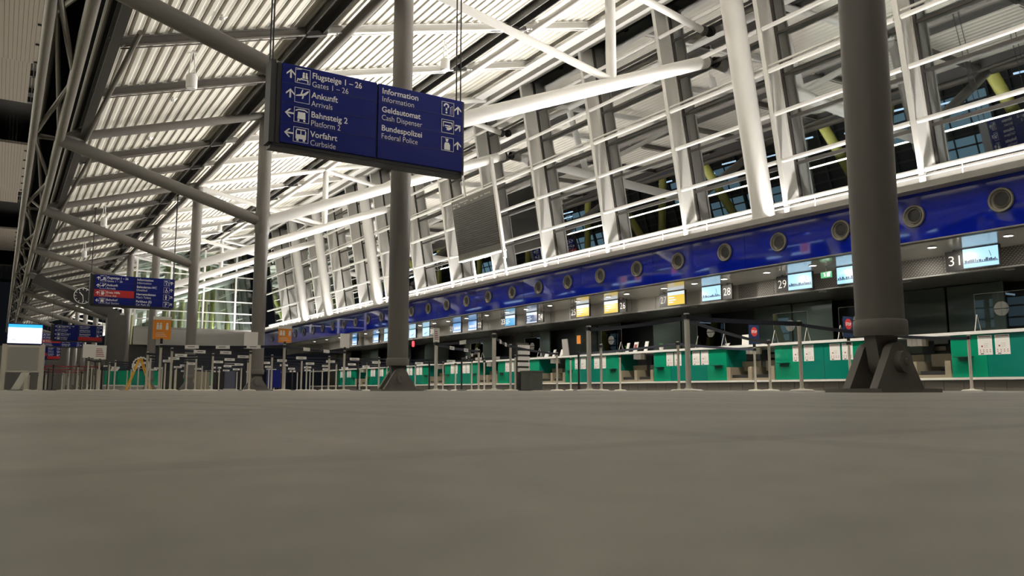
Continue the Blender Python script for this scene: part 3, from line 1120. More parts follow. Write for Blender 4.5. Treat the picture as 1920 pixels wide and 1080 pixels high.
LEFT1 = [(0, 'gates', 'Flugsteige 1 – 26', 'Gates 1 – 26', .53, .385), (0, 'arrivals', 'Ankunft', 'Arrivals', .275, .22),
         (90, 'train', 'Bahnsteig 2', 'Platform 2', .385, .31), (90, 'bus', 'Vorfahrt', 'Curbside', .28, .265)]
RIGHT1 = [(0, 'info', 'Information', 'Information', .42, .37), (-45, 'cash', 'Geldautomat', 'Cash Dispenser', .45, .47),
          (0, 'police', 'Bundespolizei', 'Federal Police', .47, .42), None]
LEFT2 = [LEFT1[0], LEFT1[1], (0, 'hand', 'Erste Hilfe', 'First Aid', .34, .25, 1), (90, 'train', 'Bahnhof', 'Rail Station', .29, .33)]
RIGHT2 = [RIGHT1[0], (0, 'chair', 'Behinderten-WC', 'Disabled', .52, .27), (-45, 'men', 'Herrentoiletten', "Men's Toilets", .50, .38),
          (-45, 'parking', 'Parkhaus (E)', 'Car Park (E)', .40, .36)]
LEFT3 = [LEFT1[0], LEFT1[1], LEFT1[2], LEFT1[3]]
RIGHT3 = [RIGHT1[0], RIGHT1[1], (0, 'police', 'Bundespolizei', 'Federal Police', .47, .42), 'red']
LEFT4 = [LEFT1[0], LEFT1[1], (0, 'hand', 'Erste Hilfe', 'First Aid', .34, .25, 1), (0, 'train', 'Bahnhof', 'Rail Station', .29, .33)]


def hanging_sign(label, x0, x1, y, z0, z1, left, right, rods=True, flip_side=0):
    t = thing('hanging_sign', label, 'sign', ((x0 + x1) / 2, y, z0), group='blue hanging direction signs')
    th = .22
    yf = y - th / 2
    fr = MB().box(x0 - .16, x0 - .09, yf - .02, y + th / 2 + .02, z0 - .02, z1 + .02).box(x0 - .09, x1 + .03, yf + .02, y + th / 2 - .02, z0 - .05, z1 - .01)
    fr.box(x0 - .06, x0, yf + .005, y + th / 2, z0 - .02, z1).box(x1, x1 + .035, yf, y + th / 2, z0 - .05, z1)
    fr.box(x0 - .12, x1 + .02, yf + .03, y + th / 2, z0 - .085, z0 - .05)
    fr.build('frame', 'sign_frame', t)
    xm = x0 + (x1 - x0) * .493
    ph = z1 - z0
    rh = ph / 4
    for (a, b, rows, side) in ((x0, xm, left, 0), (xm + .03, x1, right, 1)):
        pw = b - a
        pn = MB().box(a, b, yf - .012, yf + .03, z0, z1).build('panel', 'sign_blue', t)
        yl = yf - .012
        ln = MB()
        for i in range(1, 4):
            ln.box(a, b, yl - .002, yl, z0 + i * rh - .004, z0 + i * rh + .004)
        ln.build('row_joint', 'sign_line', pn)
        red, tx, ar, pc = MB(), MB(), MB(), MB()
        for i, row in enumerate(rows):
            if row is None:
                continue
            zt = z1 - i * rh
            if row == 'red' or len(row) > 6:
                red.box(a, b, yl - .003, yl, zt - rh + .004, zt - .004)
            if row == 'red':
                continue
            ang, kind, de, en, wd, we = row[:6]
            yy = yl - .004
            if side == 0:
                tx0, px_, ax = a + pw * .30, a + pw * .205, a + pw * .085
            else:
                tx0, px_, ax = a + pw * .035, a + pw * .815, a + pw * .94
            text_to(MB(), de, tx0, zt - rh * .50, yy, rh * .315, wd * pw, .012).build('lettering', 'sign_white', pn)
            text_to(MB(), en, tx0, zt - rh * .93, yy, rh * .30, we * pw, -.006).build('lettering', 'sign_white', pn)
            dz = -.50 if side == 0 else -.60
            pc, ar = MB(), MB()
            picto(pc, kind, px_, zt + rh * dz, rh * .76, yy)
            arrow(ar, ax, zt + rh * (dz + .02), rh * .46, yy, ang)
            pc.build('pictogram', 'sign_white', pn)
            ar.build('arrow', 'sign_white', pn)
        if red.v:
            red.build('red_field', 'sign_red', pn)
    if rods:
        for xr in (x0 - .125, x1 - .005):
            q = MB()
            for dy in (-.06, .08):
                q.tube((xr, y + dy, z1 - .02), (xr, y + dy, zc(xr) + .26), .012, 8)
            q.build('hanger_rod', 'sign_frame', t)
            MB().box(xr - .04, xr + .04, y - .12, y + .12, zc(xr) + .2, zc(xr) + .24).build('rod_plate', 'sign_frame', t)
    return t


hanging_sign('large blue direction sign reading Flugsteige 1 – 26 hanging nearest, Geldautomat on its right half', 3.08, 5.985, 11.0, 3.462, 4.62, LEFT1, RIGHT1)
hanging_sign('blue hanging sign with red Erste Hilfe row, second from the camera', 2.81, 5.61, 34.0, 3.25, 4.38, LEFT2, RIGHT2)
hanging_sign('small blue hanging sign with red bottom right row above the queue posts', 2.68, 5.40, 57.8, 3.12, 4.10, LEFT3, RIGHT3)
hanging_sign('far blue hanging sign with red row half hidden behind a nearer sign', 2.35, 5.20, 70.0, 3.3, 4.3, LEFT4, RIGHT2)
hanging_sign('distant blue hanging sign low beside the white lit information screen', 2.30, 4.2, 78.0, 2.60, 3.6, LEFT4, RIGHT3)
hanging_sign('most distant tiny blue hanging sign beside the information screen', 2.35, 3.75, 92.0, 2.2, 2.95, LEFT4, RIGHT3)

# ------------------------------------------------------------------ dark flap board on the glass wall
t = thing('departure_board', 'dark louvred departure board on posts in front of the leaning glass', 'board', (13.4, 23.4, 4.6))
o_ = -.40
b = MB()
lean_box(b, 21.93, 24.80, 4.58, 6.66, o_, o_ + .14)
b.build('casing', 'louvre', t)
b = MB()
for i in range(22):
    z = 4.80 + i * .073
    lean_box(b, 21.98, 24.75, z, z + .042, o_ - .012, o_)
b.build('flap_row', 'plate_grey', t)
for body, y_, w_, z_ in (('Abflug', 24.70, .40, 6.50), ('Departures', 24.22, .62, 6.51), ('Zeit', 24.70, .15, 6.40), ('Flug', 24.36, .16, 6.41), ('nach', 23.9, .16, 6.43),
                         ('via', 23.45, .12, 6.45), ('Check-in', 23.2, .28, 6.46), ('Gate', 22.78, .18, 6.47), ('Bemerkung', 22.5, .38, 6.48)):
    text_to(MB(), body, y_, z_, wx(z_, o_) - .015, .055, w_, .01, '-X').build('lettering', 'sign_white', t)
for y_ in (21.95, 23.95):
    MB().bar((wx(3.7, o_ + .07), y_, 3.7), (wx(4.6, o_ + .07), y_, 4.6), .07, .07).build('post', 'white_steel', t)
    MB().bar((wx(6.6, o_ + .12), y_, 6.6), (wx(7.5, o_ + .12), y_, 7.5), .06, .06).build('post', 'white_steel', t)
b = MB()
lean_box(b, 21.83, 21.93, 4.3, 7.6, o_, o_ + .1)
lean_box(b, 21.83, 24.82, 4.54, 4.58, o_ - .02, o_ + .14)
b.build('side_rail', 'white_steel', t)

# ------------------------------------------------------------------ pendants and detectors
pn0 = None
for i, (x, y) in enumerate(((2.97, 17.13), (8.93, 17.15), (2.98, 33.9), (8.89, 41.5), (3.0, 42.6))):
    lab = ['white canister lamp under the dim left roof, nearest', 'white canister lamp beside the right hanger of the big blue sign', 'white canister lamp above the second blue sign',
           'small white canister lamp between two slim columns', 'small far white canister lamp at the left end of the roof'][i]
    p = (x, y, zc(x) - .55)
    if pn0 is None:
        pn0 = thing('canister_lamp', lab, 'lamp', p, group='white canister lamps under the roof')
        MB().lathe([(.0, 0), (.09, .0), (.115, .03), (.115, .27), (.09, .31), (.03, .33)], n=20).build('canister', 'white_steel', pn0, world=False)
        MB().tube((-.06, 0, .31), (-.02, 0, .80), .012, 8).tube((.06, 0, .31), (.02, 0, .80), .012, 8).box(-.08, .08, -.03, .03, .78, .82).build('hanger', 'white_steel', pn0, world=False)
    else:
        dup(pn0, p, label=lab)
dt0 = None
for i, y in enumerate((15.1, 20.2, 23.85, 26.7, 32.6)):
    lab = f'tiny white detector on the dim left roof, {ORD[i + 1]} counted from the nearest'
    p = (3.1, y, zc(3.1) + .12)
    if dt0 is None:
        dt0 = thing('smoke_detector', lab, 'detector', p, group='detectors under the left roof')
        MB().lathe([(.0, 0), (.05, .01), (.06, .05), (.03, .08), (.03, .14)], n=14).build('body', 'white_steel', dt0, world=False)
        MB().tube((.03, 0, .06), (.10, .05, .12), .02, 8).build('bracket', 'white_steel', dt0, world=False)
    else:
        dup(dt0, p, label=lab)

# ------------------------------------------------------------------ end wall with glass, portal pillar, clock
EW = 52.6
struct('wall_end', MB().box(6.6, 14.2, EW, EW + .25, 2.72, 3.70), 'grey_panel')
struct('wall_end_recess', MB().box(6.4, 14.2, EW + .3, EW + .4, 0, 2.72), 'back_dark')
struct('trim_7', MB().box(6.6, 14.2, EW - .05, EW + .3, 3.70, 3.82), 'sill_grey')
wn += 1
xs = [6.6, 8.55, 10.5, 12.45, 14.0]
g = struct(f'window_{wn}', MB().box(6.6, 14.0, EW + .1, EW + .12, 3.82, 8.6), 'end_glass')
mu = MB()
for x in xs:
    mu.box(x - .05, x + .05, EW, EW + .1, 3.82, 8.8)
for z in (4.3, 4.85, 5.6, 6.4, 7.2, 8.0):
    mu.box(6.6, 14.0, EW + .02, EW + .08, z - .03, z + .03)
mu.build('window_frame', 'white_steel', g)
# olive lit columns and cold windows of the neighbouring building behind the end glass
ob = MB()
for i in range(14):
    ob.tube((7 + i * .7, EW + 6 + i % 3, 0), (7.4 + i * .7, EW + 7 + i % 3, 11), .18, 12)
struct('end_court_column', ob, 'olive')
area('court_lamp', (10, EW + 4, 1.0), (0, .3, 1), 5, .5, 25, (.9, .95, .75))

t = thing('portal_frame', 'dark square portal pillar with sloping beam in front of the far hall', 'portal', (5.0, 48.6, 0))
MB().box(4.75, 5.65, 48.4, 49.2, 0, 4.1).build('pillar', 'steel_dark', t)
MB().bar((1.2, 48.8, 5.85), (5.3, 48.8, 4.0), .5, .55).build('beam', 'steel_dark', t)
t = thing('wall_clock', 'round black clock with white hands hanging on the dark sloping beam', 'clock', (3.47, 48.2, 5.05))
MB().lathe([(.0, -.06), (.40, -.06), (.43, -.03), (.43, .06), (.0, .06)], (3.47, 48.3, 5.02), 'Y', 32).build('dial', 'black_plastic', t)
rg = MB()
rg.lathe([(.40, -.065), (.43, -.065), (.43, -.05), (.40, -.05), (.40, -.065)], (3.47, 48.3, 5.02), 'Y', 32, False)
for a in range(12):
    q = 2 * PI * a / 12
    rg.bar((3.47 + .31 * math.sin(q), 48.23, 5.02 + .31 * math.cos(q)), (3.47 + .38 * math.sin(q), 48.23, 5.02 + .38 * math.cos(q)), .03, .01, (0, 1, 0))
rg.build('hour_mark', 'sign_white', t)
hd = MB().bar((3.47, 48.22, 5.02), (3.47 - .17, 48.22, 5.02 + .19), .045, .01, (0, 1, 0)).bar((3.47, 48.21, 5.02), (3.47 + .04, 48.21, 5.02 - .33), .03, .01, (0, 1, 0))
hd.build('hand', 'sign_white', t)
MB().box(3.43, 3.51, 48.3, 48.56, 4.98, 5.06).build('bracket', 'steel_dark', t)

# far desks seen below the end wall
fd = [(5.3, 7.3, 47.0, 'green desk block left of the beige drum pillar'), (9.0, 10.6, 49.5, 'green desk block right of the beige drum pillar'), (4.2, 5.1, 42.6, 'green desk block behind the yellow trestle')]
for x0, x1, y, lab in fd:
    t = thing('service_desk', lab, 'desk', ((x0 + x1) / 2, y, 0), group='far green service desks')
    n_s = 3
    for i in range(n_s):
        a = x0 + (x1 - x0) * i / n_s
        MB().box(a + .005, a + (x1 - x0) / n_s - .005, y, y + .05, .27, 1.12).build('glass_front', ('green_a', 'green_b', 'green_a')[i], t)
    MB().box(x0 - .05, x1 + .05, y - .04, y + .6, 1.12, 1.17).build('worktop', 'desk_white', t)
    MB().box(x0, x1, y - .03, y + .5, .20, .26).build('foot_rail', 'desk_white', t)
    MB().box(x0, x1, y + .02, y + .5, 0, .2).build('plinth', 'grey_panel', t)
t = thing('drum_planter', 'beige drum shaped planter with a green plant at the far desks', 'planter', (8.45, 42.4, 0))
MB().lathe([(.0, 0), (.42, 0), (.5, .3), (.5, .95), (.46, .99), (.0, .99)], (8.45, 42.4, 0), n=28).build('drum', 'beige_metal', t)
lf = MB()
rnd = random.Random(3)
for i in range(40):
    a, e = rnd.uniform(0, 2 * PI), rnd.uniform(.3, 1.3)
    L_ = rnd.uniform(.25, .45)
    c = Vector((8.45 + .12 * math.cos(a), 42.4 + .12 * math.sin(a), .97))
    d = Vector((math.cos(a) * math.cos(e), math.sin(a) * math.cos(e), math.sin(e)))
    s_ = d.cross(Vector((0, 0, 1))).normalized() * .035
    mid = c + d * L_ * .55
    lf.add([c, mid + s_, c + d * L_ - Vector((0, 0, .05)), mid - s_], [(0, 1, 2, 3)])
lf.build('leaves', 'leaf', t)
t = thing('roll_up_banner', 'pale violet roll-up banner standing among the far queue posts', 'banner', (9.27, 39.5, 0))
MB().box(9.0, 9.5, 39.48, 39.5, .06, 1.15).build('print', 'belt_grey', t)
MB().box(8.97, 9.53, 39.4, 39.58, 0, .07).build('base', 'satin_steel', t)
MB().box(8.97, 9.65, 39.46, 39.52, 1.15, 1.28).build('top_rail', 'sign_white', t)
t = thing('blue_crate_trolley', 'blue crate trolley just right of the column foot among far posts', 'trolley', (10.5, 35.4, 0))
MB().box(10.0, 10.5, 35.5, 36.0, .12, .9).build('crate', 'sign_blue', t)
for a, b in ((10.05, 35.55), (10.45, 35.55), (10.05, 35.95), (10.45, 35.95)):
    MB().lathe([(.0, -.02), (.06, -.02), (.06, .02), (.0, .02)], (a, b, .06), 'X', 14).box(a - .02, a + .02, b - .02, b + .02, .06, .125).build('castor', 'black_plastic', t)
MB().box(9.98, 10.06, 35.5, 36.0, .9, 1.02).build('handle', 'satin_steel', t)

# ------------------------------------------------------------------ left kiosk
t = thing('information_kiosk', 'grey kiosk with bright white information screen at the left edge', 'kiosk', (.62, 26, 0))
ky = 26.0
MB().box(.10, .94, ky - .06, ky + .08, 1.27, 1.84).build('screen_housing', 'sign_blue', t)
d = MB().box(.115, .925, ky - .066, ky - .06, 1.30, 1.82).build('display', 'screen_white', t)
hb = MB().box(.115, .925, ky - .07, ky - .066, 1.73, 1.82)
hb.build('header', 'screen_teal', d)
MB().box(.22, .31, ky - .07, ky - .066, 1.36, 1.42).box(.22, .50, ky - .07, ky - .066, 1.60, 1.61).box(.22, .42, ky - .07, ky - .066, 1.54, 1.55).build('text_line', 'screen_pale', d)
MB().box(.06, .98, ky - .05, ky + .05, .50, 1.25).build('back_panel', 'satin_steel', t)
MB().box(.15, .88, ky - .062, ky - .05, .56, 1.19).build('notice_board', 'grey_panel', t)
for x in (.01, .92):
    MB().box(x, x + .11, ky - .06, ky + .06, 0, 1.27).build('leg', 'satin_steel', t)
t = thing('leaflet_stand', 'pale sloping leaflet stand on the floor beneath the kiosk', 'stand', (.35, 27.5, 0))
MB().prism([(.3, .02), (.5, .02), (.78, .62), (.58, .62)], 27.3, 27.7).build('tray', 'desk_white', t)
MB().box(.2, .6, 27.3, 27.7, 0, .03).build('base', 'grey_panel', t)

# ------------------------------------------------------------------ yellow trestle
t = thing('yellow_trestle', 'yellow folding A-shaped trestle standing among the queue posts', 'trestle', (3.76, 27.6, 0))
for sx in (-1, 1):
    for dy in (-.2, .2):
        MB().bar((3.70 + sx * .36, 27.6 + dy, 0), (3.70 + sx * .03, 27.6 + dy * .8, .98), .05, .03).build('leg', 'yellow', t)
    for h in (.3, .6):
        f = h / .98
        MB().bar((3.70 + sx * (.36 - .33 * f), 27.4 + .04 * f, h), (3.70 + sx * (.36 - .33 * f), 27.8 - .04 * f, h), .03, .02).build('rung', 'yellow', t)
MB().box(3.64, 3.76, 27.42, 27.78, .96, 1.0).build('top_plate', 'yellow', t)
rb = MB()
for i in range(26):
    a0, a1 = R(-40 + i * 10), R(-30 + i * 10)
    rr = .22 + .03 * (i % 2)
    rb.tube((3.70 + rr * math.cos(a0), 27.37, .76 + rr * 1.1 * math.sin(a0)), (3.70 + (.25 - .03 * (i % 2)) * math.cos(a1), 27.37, .76 + 1.1 * .24 * math.sin(a1)), .022, 6)
rb.build('chain_loop', 'paper', t)

# ------------------------------------------------------------------ queue posts
PROTO = {}
SX = {}


def proto(kind):
    h, r, rb_ = {'steel': (1.0, .026, .17), 'chrome': (1.02, .036, .20), 'black': (1.0, .026, .16)}[kind]
    mt = {'steel': 'satin_steel', 'chrome': 'chrome', 'black': 'black_plastic'}[kind]
    base = MB().lathe([(.0, .0), (rb_, .0), (rb_, .012), (rb_ * .8, .026), (r * 1.4, .034), (r * 1.3, .05)], n=28).mesh('base', mt)
    post = MB().lathe([(r, .03), (r, h - .09), (r * 1.12, h - .085), (r * 1.12, h - .005), (r * .8, h), (.0, h)], n=20).mesh('post', mt)
    cas = MB().box(-r * 1.25, r * 1.25, -r * 1.25, r * 1.25, h - .08, h - .02).mesh('belt_cassette', 'black_plastic')
    PROTO[kind] = (base, post, cas)


for k_ in ('steel', 'chrome', 'black'):
    proto(k_)


def queue_post(x, y, label, kind='steel', group='belt posts of the queue lanes'):
    t = thing('queue_post', label, 'queue post', (x, y, 0), rotz=0, group=group)
    for me in PROTO[kind]:
        o = bpy.data.objects.new(me.name.split('.')[0], me)
        COL.objects.link(o)
        o.parent = t
    return t


def belt(t, x2, y2, z=.945, mat='belt_navy', tags=0, sag=.02, hw=.025):
    x1, y1 = t.location.x, t.location.y
    d = Vector((x2 - x1, y2 - y1, 0))
    L_ = d.length
    d.normalize()
    nrm = Vector((-d.y, d.x, 0)) * .0015
    mb = MB()
    n = 8
    vs, fs = [], []
    for i in range(n + 1):
        f = i / n
        p = Vector((x1, y1, z - sag * 4 * f * (1 - f))) + d * (L_ * f)
        vs += [p - nrm + Vector((0, 0, -hw)), p + nrm + Vector((0, 0, -hw)), p + nrm + Vector((0, 0, hw)), p - nrm + Vector((0, 0, hw))]
    for i in range(n):
        a, b_ = i * 4, i * 4 + 4
        fs += [(a, a + 1, b_ + 1, b_), (a + 1, a + 2, b_ + 2, b_ + 1), (a + 2, a + 3, b_ + 3, b_ + 2), (a + 3, a, b_, b_ + 3)]
    fs += [(3, 2, 1, 0), tuple(n * 4 + q for q in range(4))]
    bo = mb.add(vs, fs).build('belt', mat, t)
    for q in range(tags):
        f = (q + 1) / (tags + 1)
        p = Vector((x1, y1, z - sag * 4 * f * (1 - f))) + d * (L_ * f)
        tg = MB().bar(p - d * .15, p + d * .15, .012, .075)
        tg.build('belt_label', 'paper', bo)
        ink = MB().bar(p - d * .06 - Vector((0, .0075, 0)), p + d * .09 - Vector((0, .0075, 0)), .001, .016)
        ink.build('label_print', 'ink_dark', bo)


S = {}


def front(key, x, y, label, kind='steel'):
    S[key] = queue_post(x, y, label, kind, 'belt posts in front of the desks')


front('a', 7.56, 7.60, 'tallest chrome belt post standing nearest in front of desk 28', 'chrome')
front('b', 7.75, 9.93, 'tall chrome belt post in front of the scale left of desk 26', 'chrome')
front('c', 9.55, 7.39, 'tall belt post left of the thick column beside a round base', 'steel')
front('d', 12.73, 10.58, 'slim belt post with clear top right of the red stop card under plate 29')
front('e', 14.40, 9.97, 'belt post under the stop card next to the thick column')
front('f', 14.64, 7.72, 'belt post right of the thick column in front of the green desk')
front('g', 14.75, 12.68, 'belt post under the left stop card in front of a baggage scale')
front('h', 11.60, 11.93, 'belt post just left of the tallest chrome post')
front('i', 14.64, 17.36, 'belt post at the right edge of the green desk below monitor 26')
front('j', 10.88, 13.52, 'belt post standing right of the tall chrome post below plate 26')
front('k', 12.70, 16.71, 'belt post just left of the tall chrome post below plate 25', 'black')
front('l', 12.22, 17.01, 'belt post in front of the scale below plate 25')
front('m', 14.7, 19.75, 'short belt post at left edge of the desk below monitor 25')
front('n', 7.38, 12.18, 'tall belt post in front of the desk below plate 24', 'chrome')
front('o', 9.81, 16.91, 'belt post in front of the scale below plate 22')
front('p', 13.49, 22.89, 'thin far belt post between two scales below plate 22')
front('q', 9.24, 14.57, 'belt post left of the grey bin below plate 23')
front('r', 12.17, 18.94, 'thin belt post close beside the grey bin')
front('s', 11.80, 21.37, 'belt post in the middle of the green desk below plate 22', 'black')
front('t', 13.94, 25.70, 'thin belt post at the desk left of plate 22')
front('u', 7.62, 14.90, 'thick belt post with a white card just right of the hinged column foot', 'chrome')
front('v', 5.14, 17.2, 'tall belt post below the far left end of the blue band', 'steel')
front('w', 2.89, 18.6, 'belt post carrying the orange notice card', 'steel')
front('x', 3.37, 20.12, 'belt post right beside the orange card post', 'steel')
front('y', 5.33, 20.72, 'belt post carrying a blank white sheet in front of the column', 'steel')
front('z', 2.33, 28.4, 'far belt post carrying a tilted white sheet near the blue signs')
front('A', 2.76, 29.7, 'far belt post carrying a printed white sheet near the blue signs')
front('B', 7.24, 19.17, 'belt post left of the hinged column foot in mid distance')
belt(S['b'], 7.56, 7.60, .955, 'belt_navy')
belt(S['a'], 9.55, 7.39, .955, 'belt_navy', 0, .01, .03)
belt(S['a'], 12.73, 10.58, .93, 'belt_navy', 0, .03)
belt(S['c'], 14.64, 7.72, .94, 'belt_navy', 0, .06)
belt(S['h'], 14.75, 12.68, .95, 'belt_grey')
belt(S['k'], 11.60, 11.93, .95, 'belt_grey')
belt(S['l'], 9.24, 14.57, .95, 'belt_navy')
belt(S['o'], 7.62, 14.90, .95, 'belt_navy', 2)
belt(S['r'], 11.80, 21.37, .95, 'belt_navy', 2)
belt(S['s'], 9.81, 16.91, .95, 'belt_navy', 2)
belt(S['n'], 7.62, 14.90, .95, 'belt_navy', 1)
belt(S['q'], 7.38, 12.18, .95, 'belt_navy', 2)
belt(S['x'], 5.33, 20.72, .95, 'belt_navy', 2)
belt(S['v'], 2.89, 18.6, .955, 'belt_navy', 3)
belt(S['B'], 5.14, 17.2, .95, 'belt_navy', 2)
belt(S['A'], 2.33, 28.4, .95, 'belt_navy', 0)

rows = []
for r_ in range(9):
    y = 22.6 + 2.35 * r_
    xa, xb = (3.2 + .25 * (r_ % 3)), 12.9
    n = 7
    prev = None
    for i in range(n):
        x = xa + (xb - xa) * i / (n - 1) + .2 * math.sin(3.1 * i + r_)
        if abs(x - COLX) < .5 and any(abs(y - fy_) < .5 for fy_ in FY):
            x += .6
        lab = f'steel belt post of the queue maze, {ORD[i + 1]} from the left in the {ORD[r_ + 1]} row'
        p = queue_post(x, y, lab, 'black' if (i + r_) % 6 == 5 else 'steel')
        if prev is not None:
            belt(p, prev[0], prev[1], .945, 'belt_navy', 1)
        prev = (x, y)
for r_ in range(3):
    y = 36 + 6 * r_
    prev = None
    for i in range(4):
        x = .9 + .85 * i + .1 * r_
        lab = f'far belt post with dark red belt, {ORD[i + 1]} from the left in the {ORD[r_ + 1]} red row'
        p = queue_post(x, y, lab, 'black' if i % 2 else 'steel', 'belt posts with red belts')
        if prev is not None:
            belt(p, prev[0], prev[1], .945, 'rubber_red')
        prev = (x, y)
for r_ in range(3):
    y = 50 + 5.5 * r_
    for i in range(5):
        x = 1.3 + .85 * i + .2 * (r_ % 2)
        lab = f'distant belt post beyond the portal pillar, {ORD[i + 1]} from the left in the {ORD[r_ + 1]} far row'
        queue_post(x, y, lab, 'steel', 'distant belt posts')

# ------------------------------------------------------------------ cards on the posts


def card(key, label, z0, w_, h, mat, kind):
    p = S[key].location
    t = thing('notice_card', label, 'notice card', (p.x, p.y, 1.0), group='cards standing on belt posts')
    y = p.y
    MB().box(p.x - .025, p.x + .025, y - .02, y + .02, 1.0, z0 + .02).build('clamp', 'black_plastic', t)
    b_ = MB().box(p.x - w_ / 2, p.x + w_ / 2, y - .012, y + .012, z0, z0 + h).build('board', mat, t)
    yf = y - .014
    if kind == 'stop':
        q = MB().prism([(p.x + .115 * math.cos(R(22.5 + 45 * i)), z0 + h * .64 + .115 * math.sin(R(22.5 + 45 * i))) for i in range(8)], yf - .002, yf)
        oc = q.build('octagon', 'stop_red', b_)
        tx = text_to(MB(), 'STOP', p.x - .088, z0 + h * .64 - .028, yf - .004, .06, .176, .03)
        tx.build('lettering', 'sign_white', b_)
        MB().box(p.x - .06, p.x + .10, yf - .002, yf, z0 + h * .25, z0 + h * .27).box(p.x - .09, p.x + .10, yf - .002, yf, z0 + h * .18, z0 + h * .195).build('small_print', 'belt_grey', b_)
    elif kind == 'orange':
        q = MB()
        for dx in (-.09, -.03, .10):
            q.prism(disc(p.x + dx, z0 + h * .80, .022), yf - .002, yf).box(p.x + dx - .025, p.x + dx + .025, yf - .002, yf, z0 + h * .5, z0 + h * .74)
        for i in range(3):
            q.box(p.x - .12, p.x + .10 - .03 * i, yf - .002, yf, z0 + h * (.15 + .09 * i), z0 + h * (.17 + .09 * i))
        q.build('pictogram', 'sign_white', b_)
        MB().box(p.x - w_ / 2, p.x + w_ / 2, y - .015, y + .015, z0 + h, z0 + h + .07).build('header', 'desk_white', b_)
    elif kind == 'print':
        q = MB()
        for i in range(5):
            q.box(p.x - w_ * .35, p.x + w_ * (.35 - .05 * i), yf - .002, yf, z0 + h * (.2 + .13 * i), z0 + h * (.25 + .13 * i))
        q.build('print', 'ink', b_)
    return t


card('e', 'dark blue card with red stop octagon beside the thick column', 1.07, .30, .42, 'navy_card', 'stop')
card('g', 'dark blue card with red stop octagon left of the leaning white sheet', 1.08, .33, .44, 'navy_card', 'stop')
card('w', 'orange notice card with white figures on a belt post', 1.10, .36, .42, 'orange', 'orange')
card('y', 'blank white sheet on a belt post in front of the grey column', 1.06, .34, .42, 'paper', '')
card('z', 'tilted blank white sheet among the far queue posts', 1.02, .36, .42, 'paper', '')
card('A', 'printed white sheet among the far queue posts', 1.02, .36, .46, 'paper', 'print')
card('u', 'white card with red print right of the hinged column foot', 1.0, .13, .30, 'paper', 'print')
card('B', 'small blank white sheet left of the hinged column foot', 1.06, .24, .36, 'paper', '')
card('v', 'white and orange card on a post under the far end of the blue band', 1.03, .28, .30, 'orange', 'orange')
t = thing('notice_card', 'leaning white sheet just right of the left stop card', 'notice card', (15.6, 13.5, 1.15), group='cards standing on belt posts')
MB().prism([(13.95, 1.155), (14.17, 1.155), (14.15, 1.42), (13.93, 1.42)], 16.02, 16.03, 'YZ').build('sheet', 'paper', t)
MB().box(16.02, 16.2, 13.97, 14.15, 1.15, 1.165).build('foot', 'desk_white', t)

# ------------------------------------------------------------------ grey bin with leaflet rack
t = thing('waste_bin', 'grey square waste bin standing in front of the desk below plate 24', 'bin', (11.9, 17.8, 0))
MB().box(11.68, 12.10, 17.5, 17.9, .02, .48).build('body', 'bin_grey', t)
MB().box(11.66, 12.12, 17.48, 17.92, .48, .52).build('lid', 'steel_dark', t)
t = thing('leaflet_rack', 'rack of stacked white leaflets standing behind the grey bin', 'rack', (11.9, 18.2, 0))
MB().box(11.70, 12.08, 18.12, 18.17, 0, 1.28).build('back', 'steel_dark', t)
for i in range(5):
    MB().box(11.72, 12.06, 18.04, 18.12, .50 + i * .155, .60 + i * .155).build('leaflet', 'paper', t)
MB().box(11.68, 12.10, 17.98, 18.3, 0, .04).build('base', 'steel_dark', t)

# ------------------------------------------------------------------ small things on the worktop
WT = 1.15
bx = 0
for i, (y, h, w_) in enumerate(((18.86, .30, .10), (18.49, .31, .16), (18.02, .31, .13), (23.65, .22, .16), (23.2, .20, .2), (22.75, .26, .12), (22.3, .25, .15), (14.9, .1, .2))):
    lab = f'white leaflet holder standing on the white worktop, {ORD[i + 1]} listed between plates 28 and 23'
    lab = ['slim white leaflet holder on the worktop below plate 27, left of three', 'pink printed leaflet holder in the middle of three below plate 27', 'right leaflet holder of three on the worktop below plate 27',
           'leftmost white leaflet holder on the worktop below plate 24', 'wide white leaflet holder with black mark below plate 24', 'narrow white leaflet holder on the worktop below monitor 25', 'white leaflet holder beside the tilted grey lectern sign',
           'small pair of white tape rolls on the worktop below plate 28'][i]
    t = thing('leaflet_holder', lab, 'leaflet holder', (16.2, y, WT), group='leaflet holders on the worktop')
    MB().prism([(16.18, WT + .01), (16.21, WT + .01), (16.29, WT + h), (16.26, WT + h)], y - w_ / 2, y + w_ / 2).build('leaflet', 'paper', t)
    MB().box(16.14, 16.34, y - w_ / 2, y + w_ / 2, WT, WT + .012).build('foot', 'satin_steel', t)
    if i == 1:
        MB().prism([(16.205, WT + .12), (16.212, WT + .12), (16.244, WT + .24), (16.236, WT + .24)], y - .06, y + .06).build('print', 'ink', t)
for i, y in enumerate((21.4, 19.47)):
    lab = ['orange card on a thin black stand on the worktop below monitor 25', 'orange card on a thin white stand on the worktop below plate 26'][i]
    t = thing('desk_flag', lab, 'sign', (16.3, y, WT), group='orange desk cards')
    MB().tube((16.3, y, WT), (16.3, y, WT + .52), .015, 10).lathe([(0, 0), (.08, 0), (.08, .015), (0, .02)], (16.3, y, WT), n=16).build('stand', ('black_plastic', 'white_steel')[i], t)
    MB().box(16.27, 16.285, y - .10, y + .10, WT + .40, WT + .68).build('card', 'screen_yellow' if False else 'orange', t)
t = thing('lectern_sign', 'tilted grey framed sign on the worktop below plate 25', 'sign', (16.2, 21.95, WT))
MB().prism([(21.72, WT), (22.05, WT), (22.12, WT + .58), (21.82, WT + .58)], 16.1, 16.13, 'YZ').build('panel', 'grey_panel', t)
MB().box(16.05, 16.3, 21.7, 22.1, WT, WT + .02).build('foot', 'black_plastic', t)
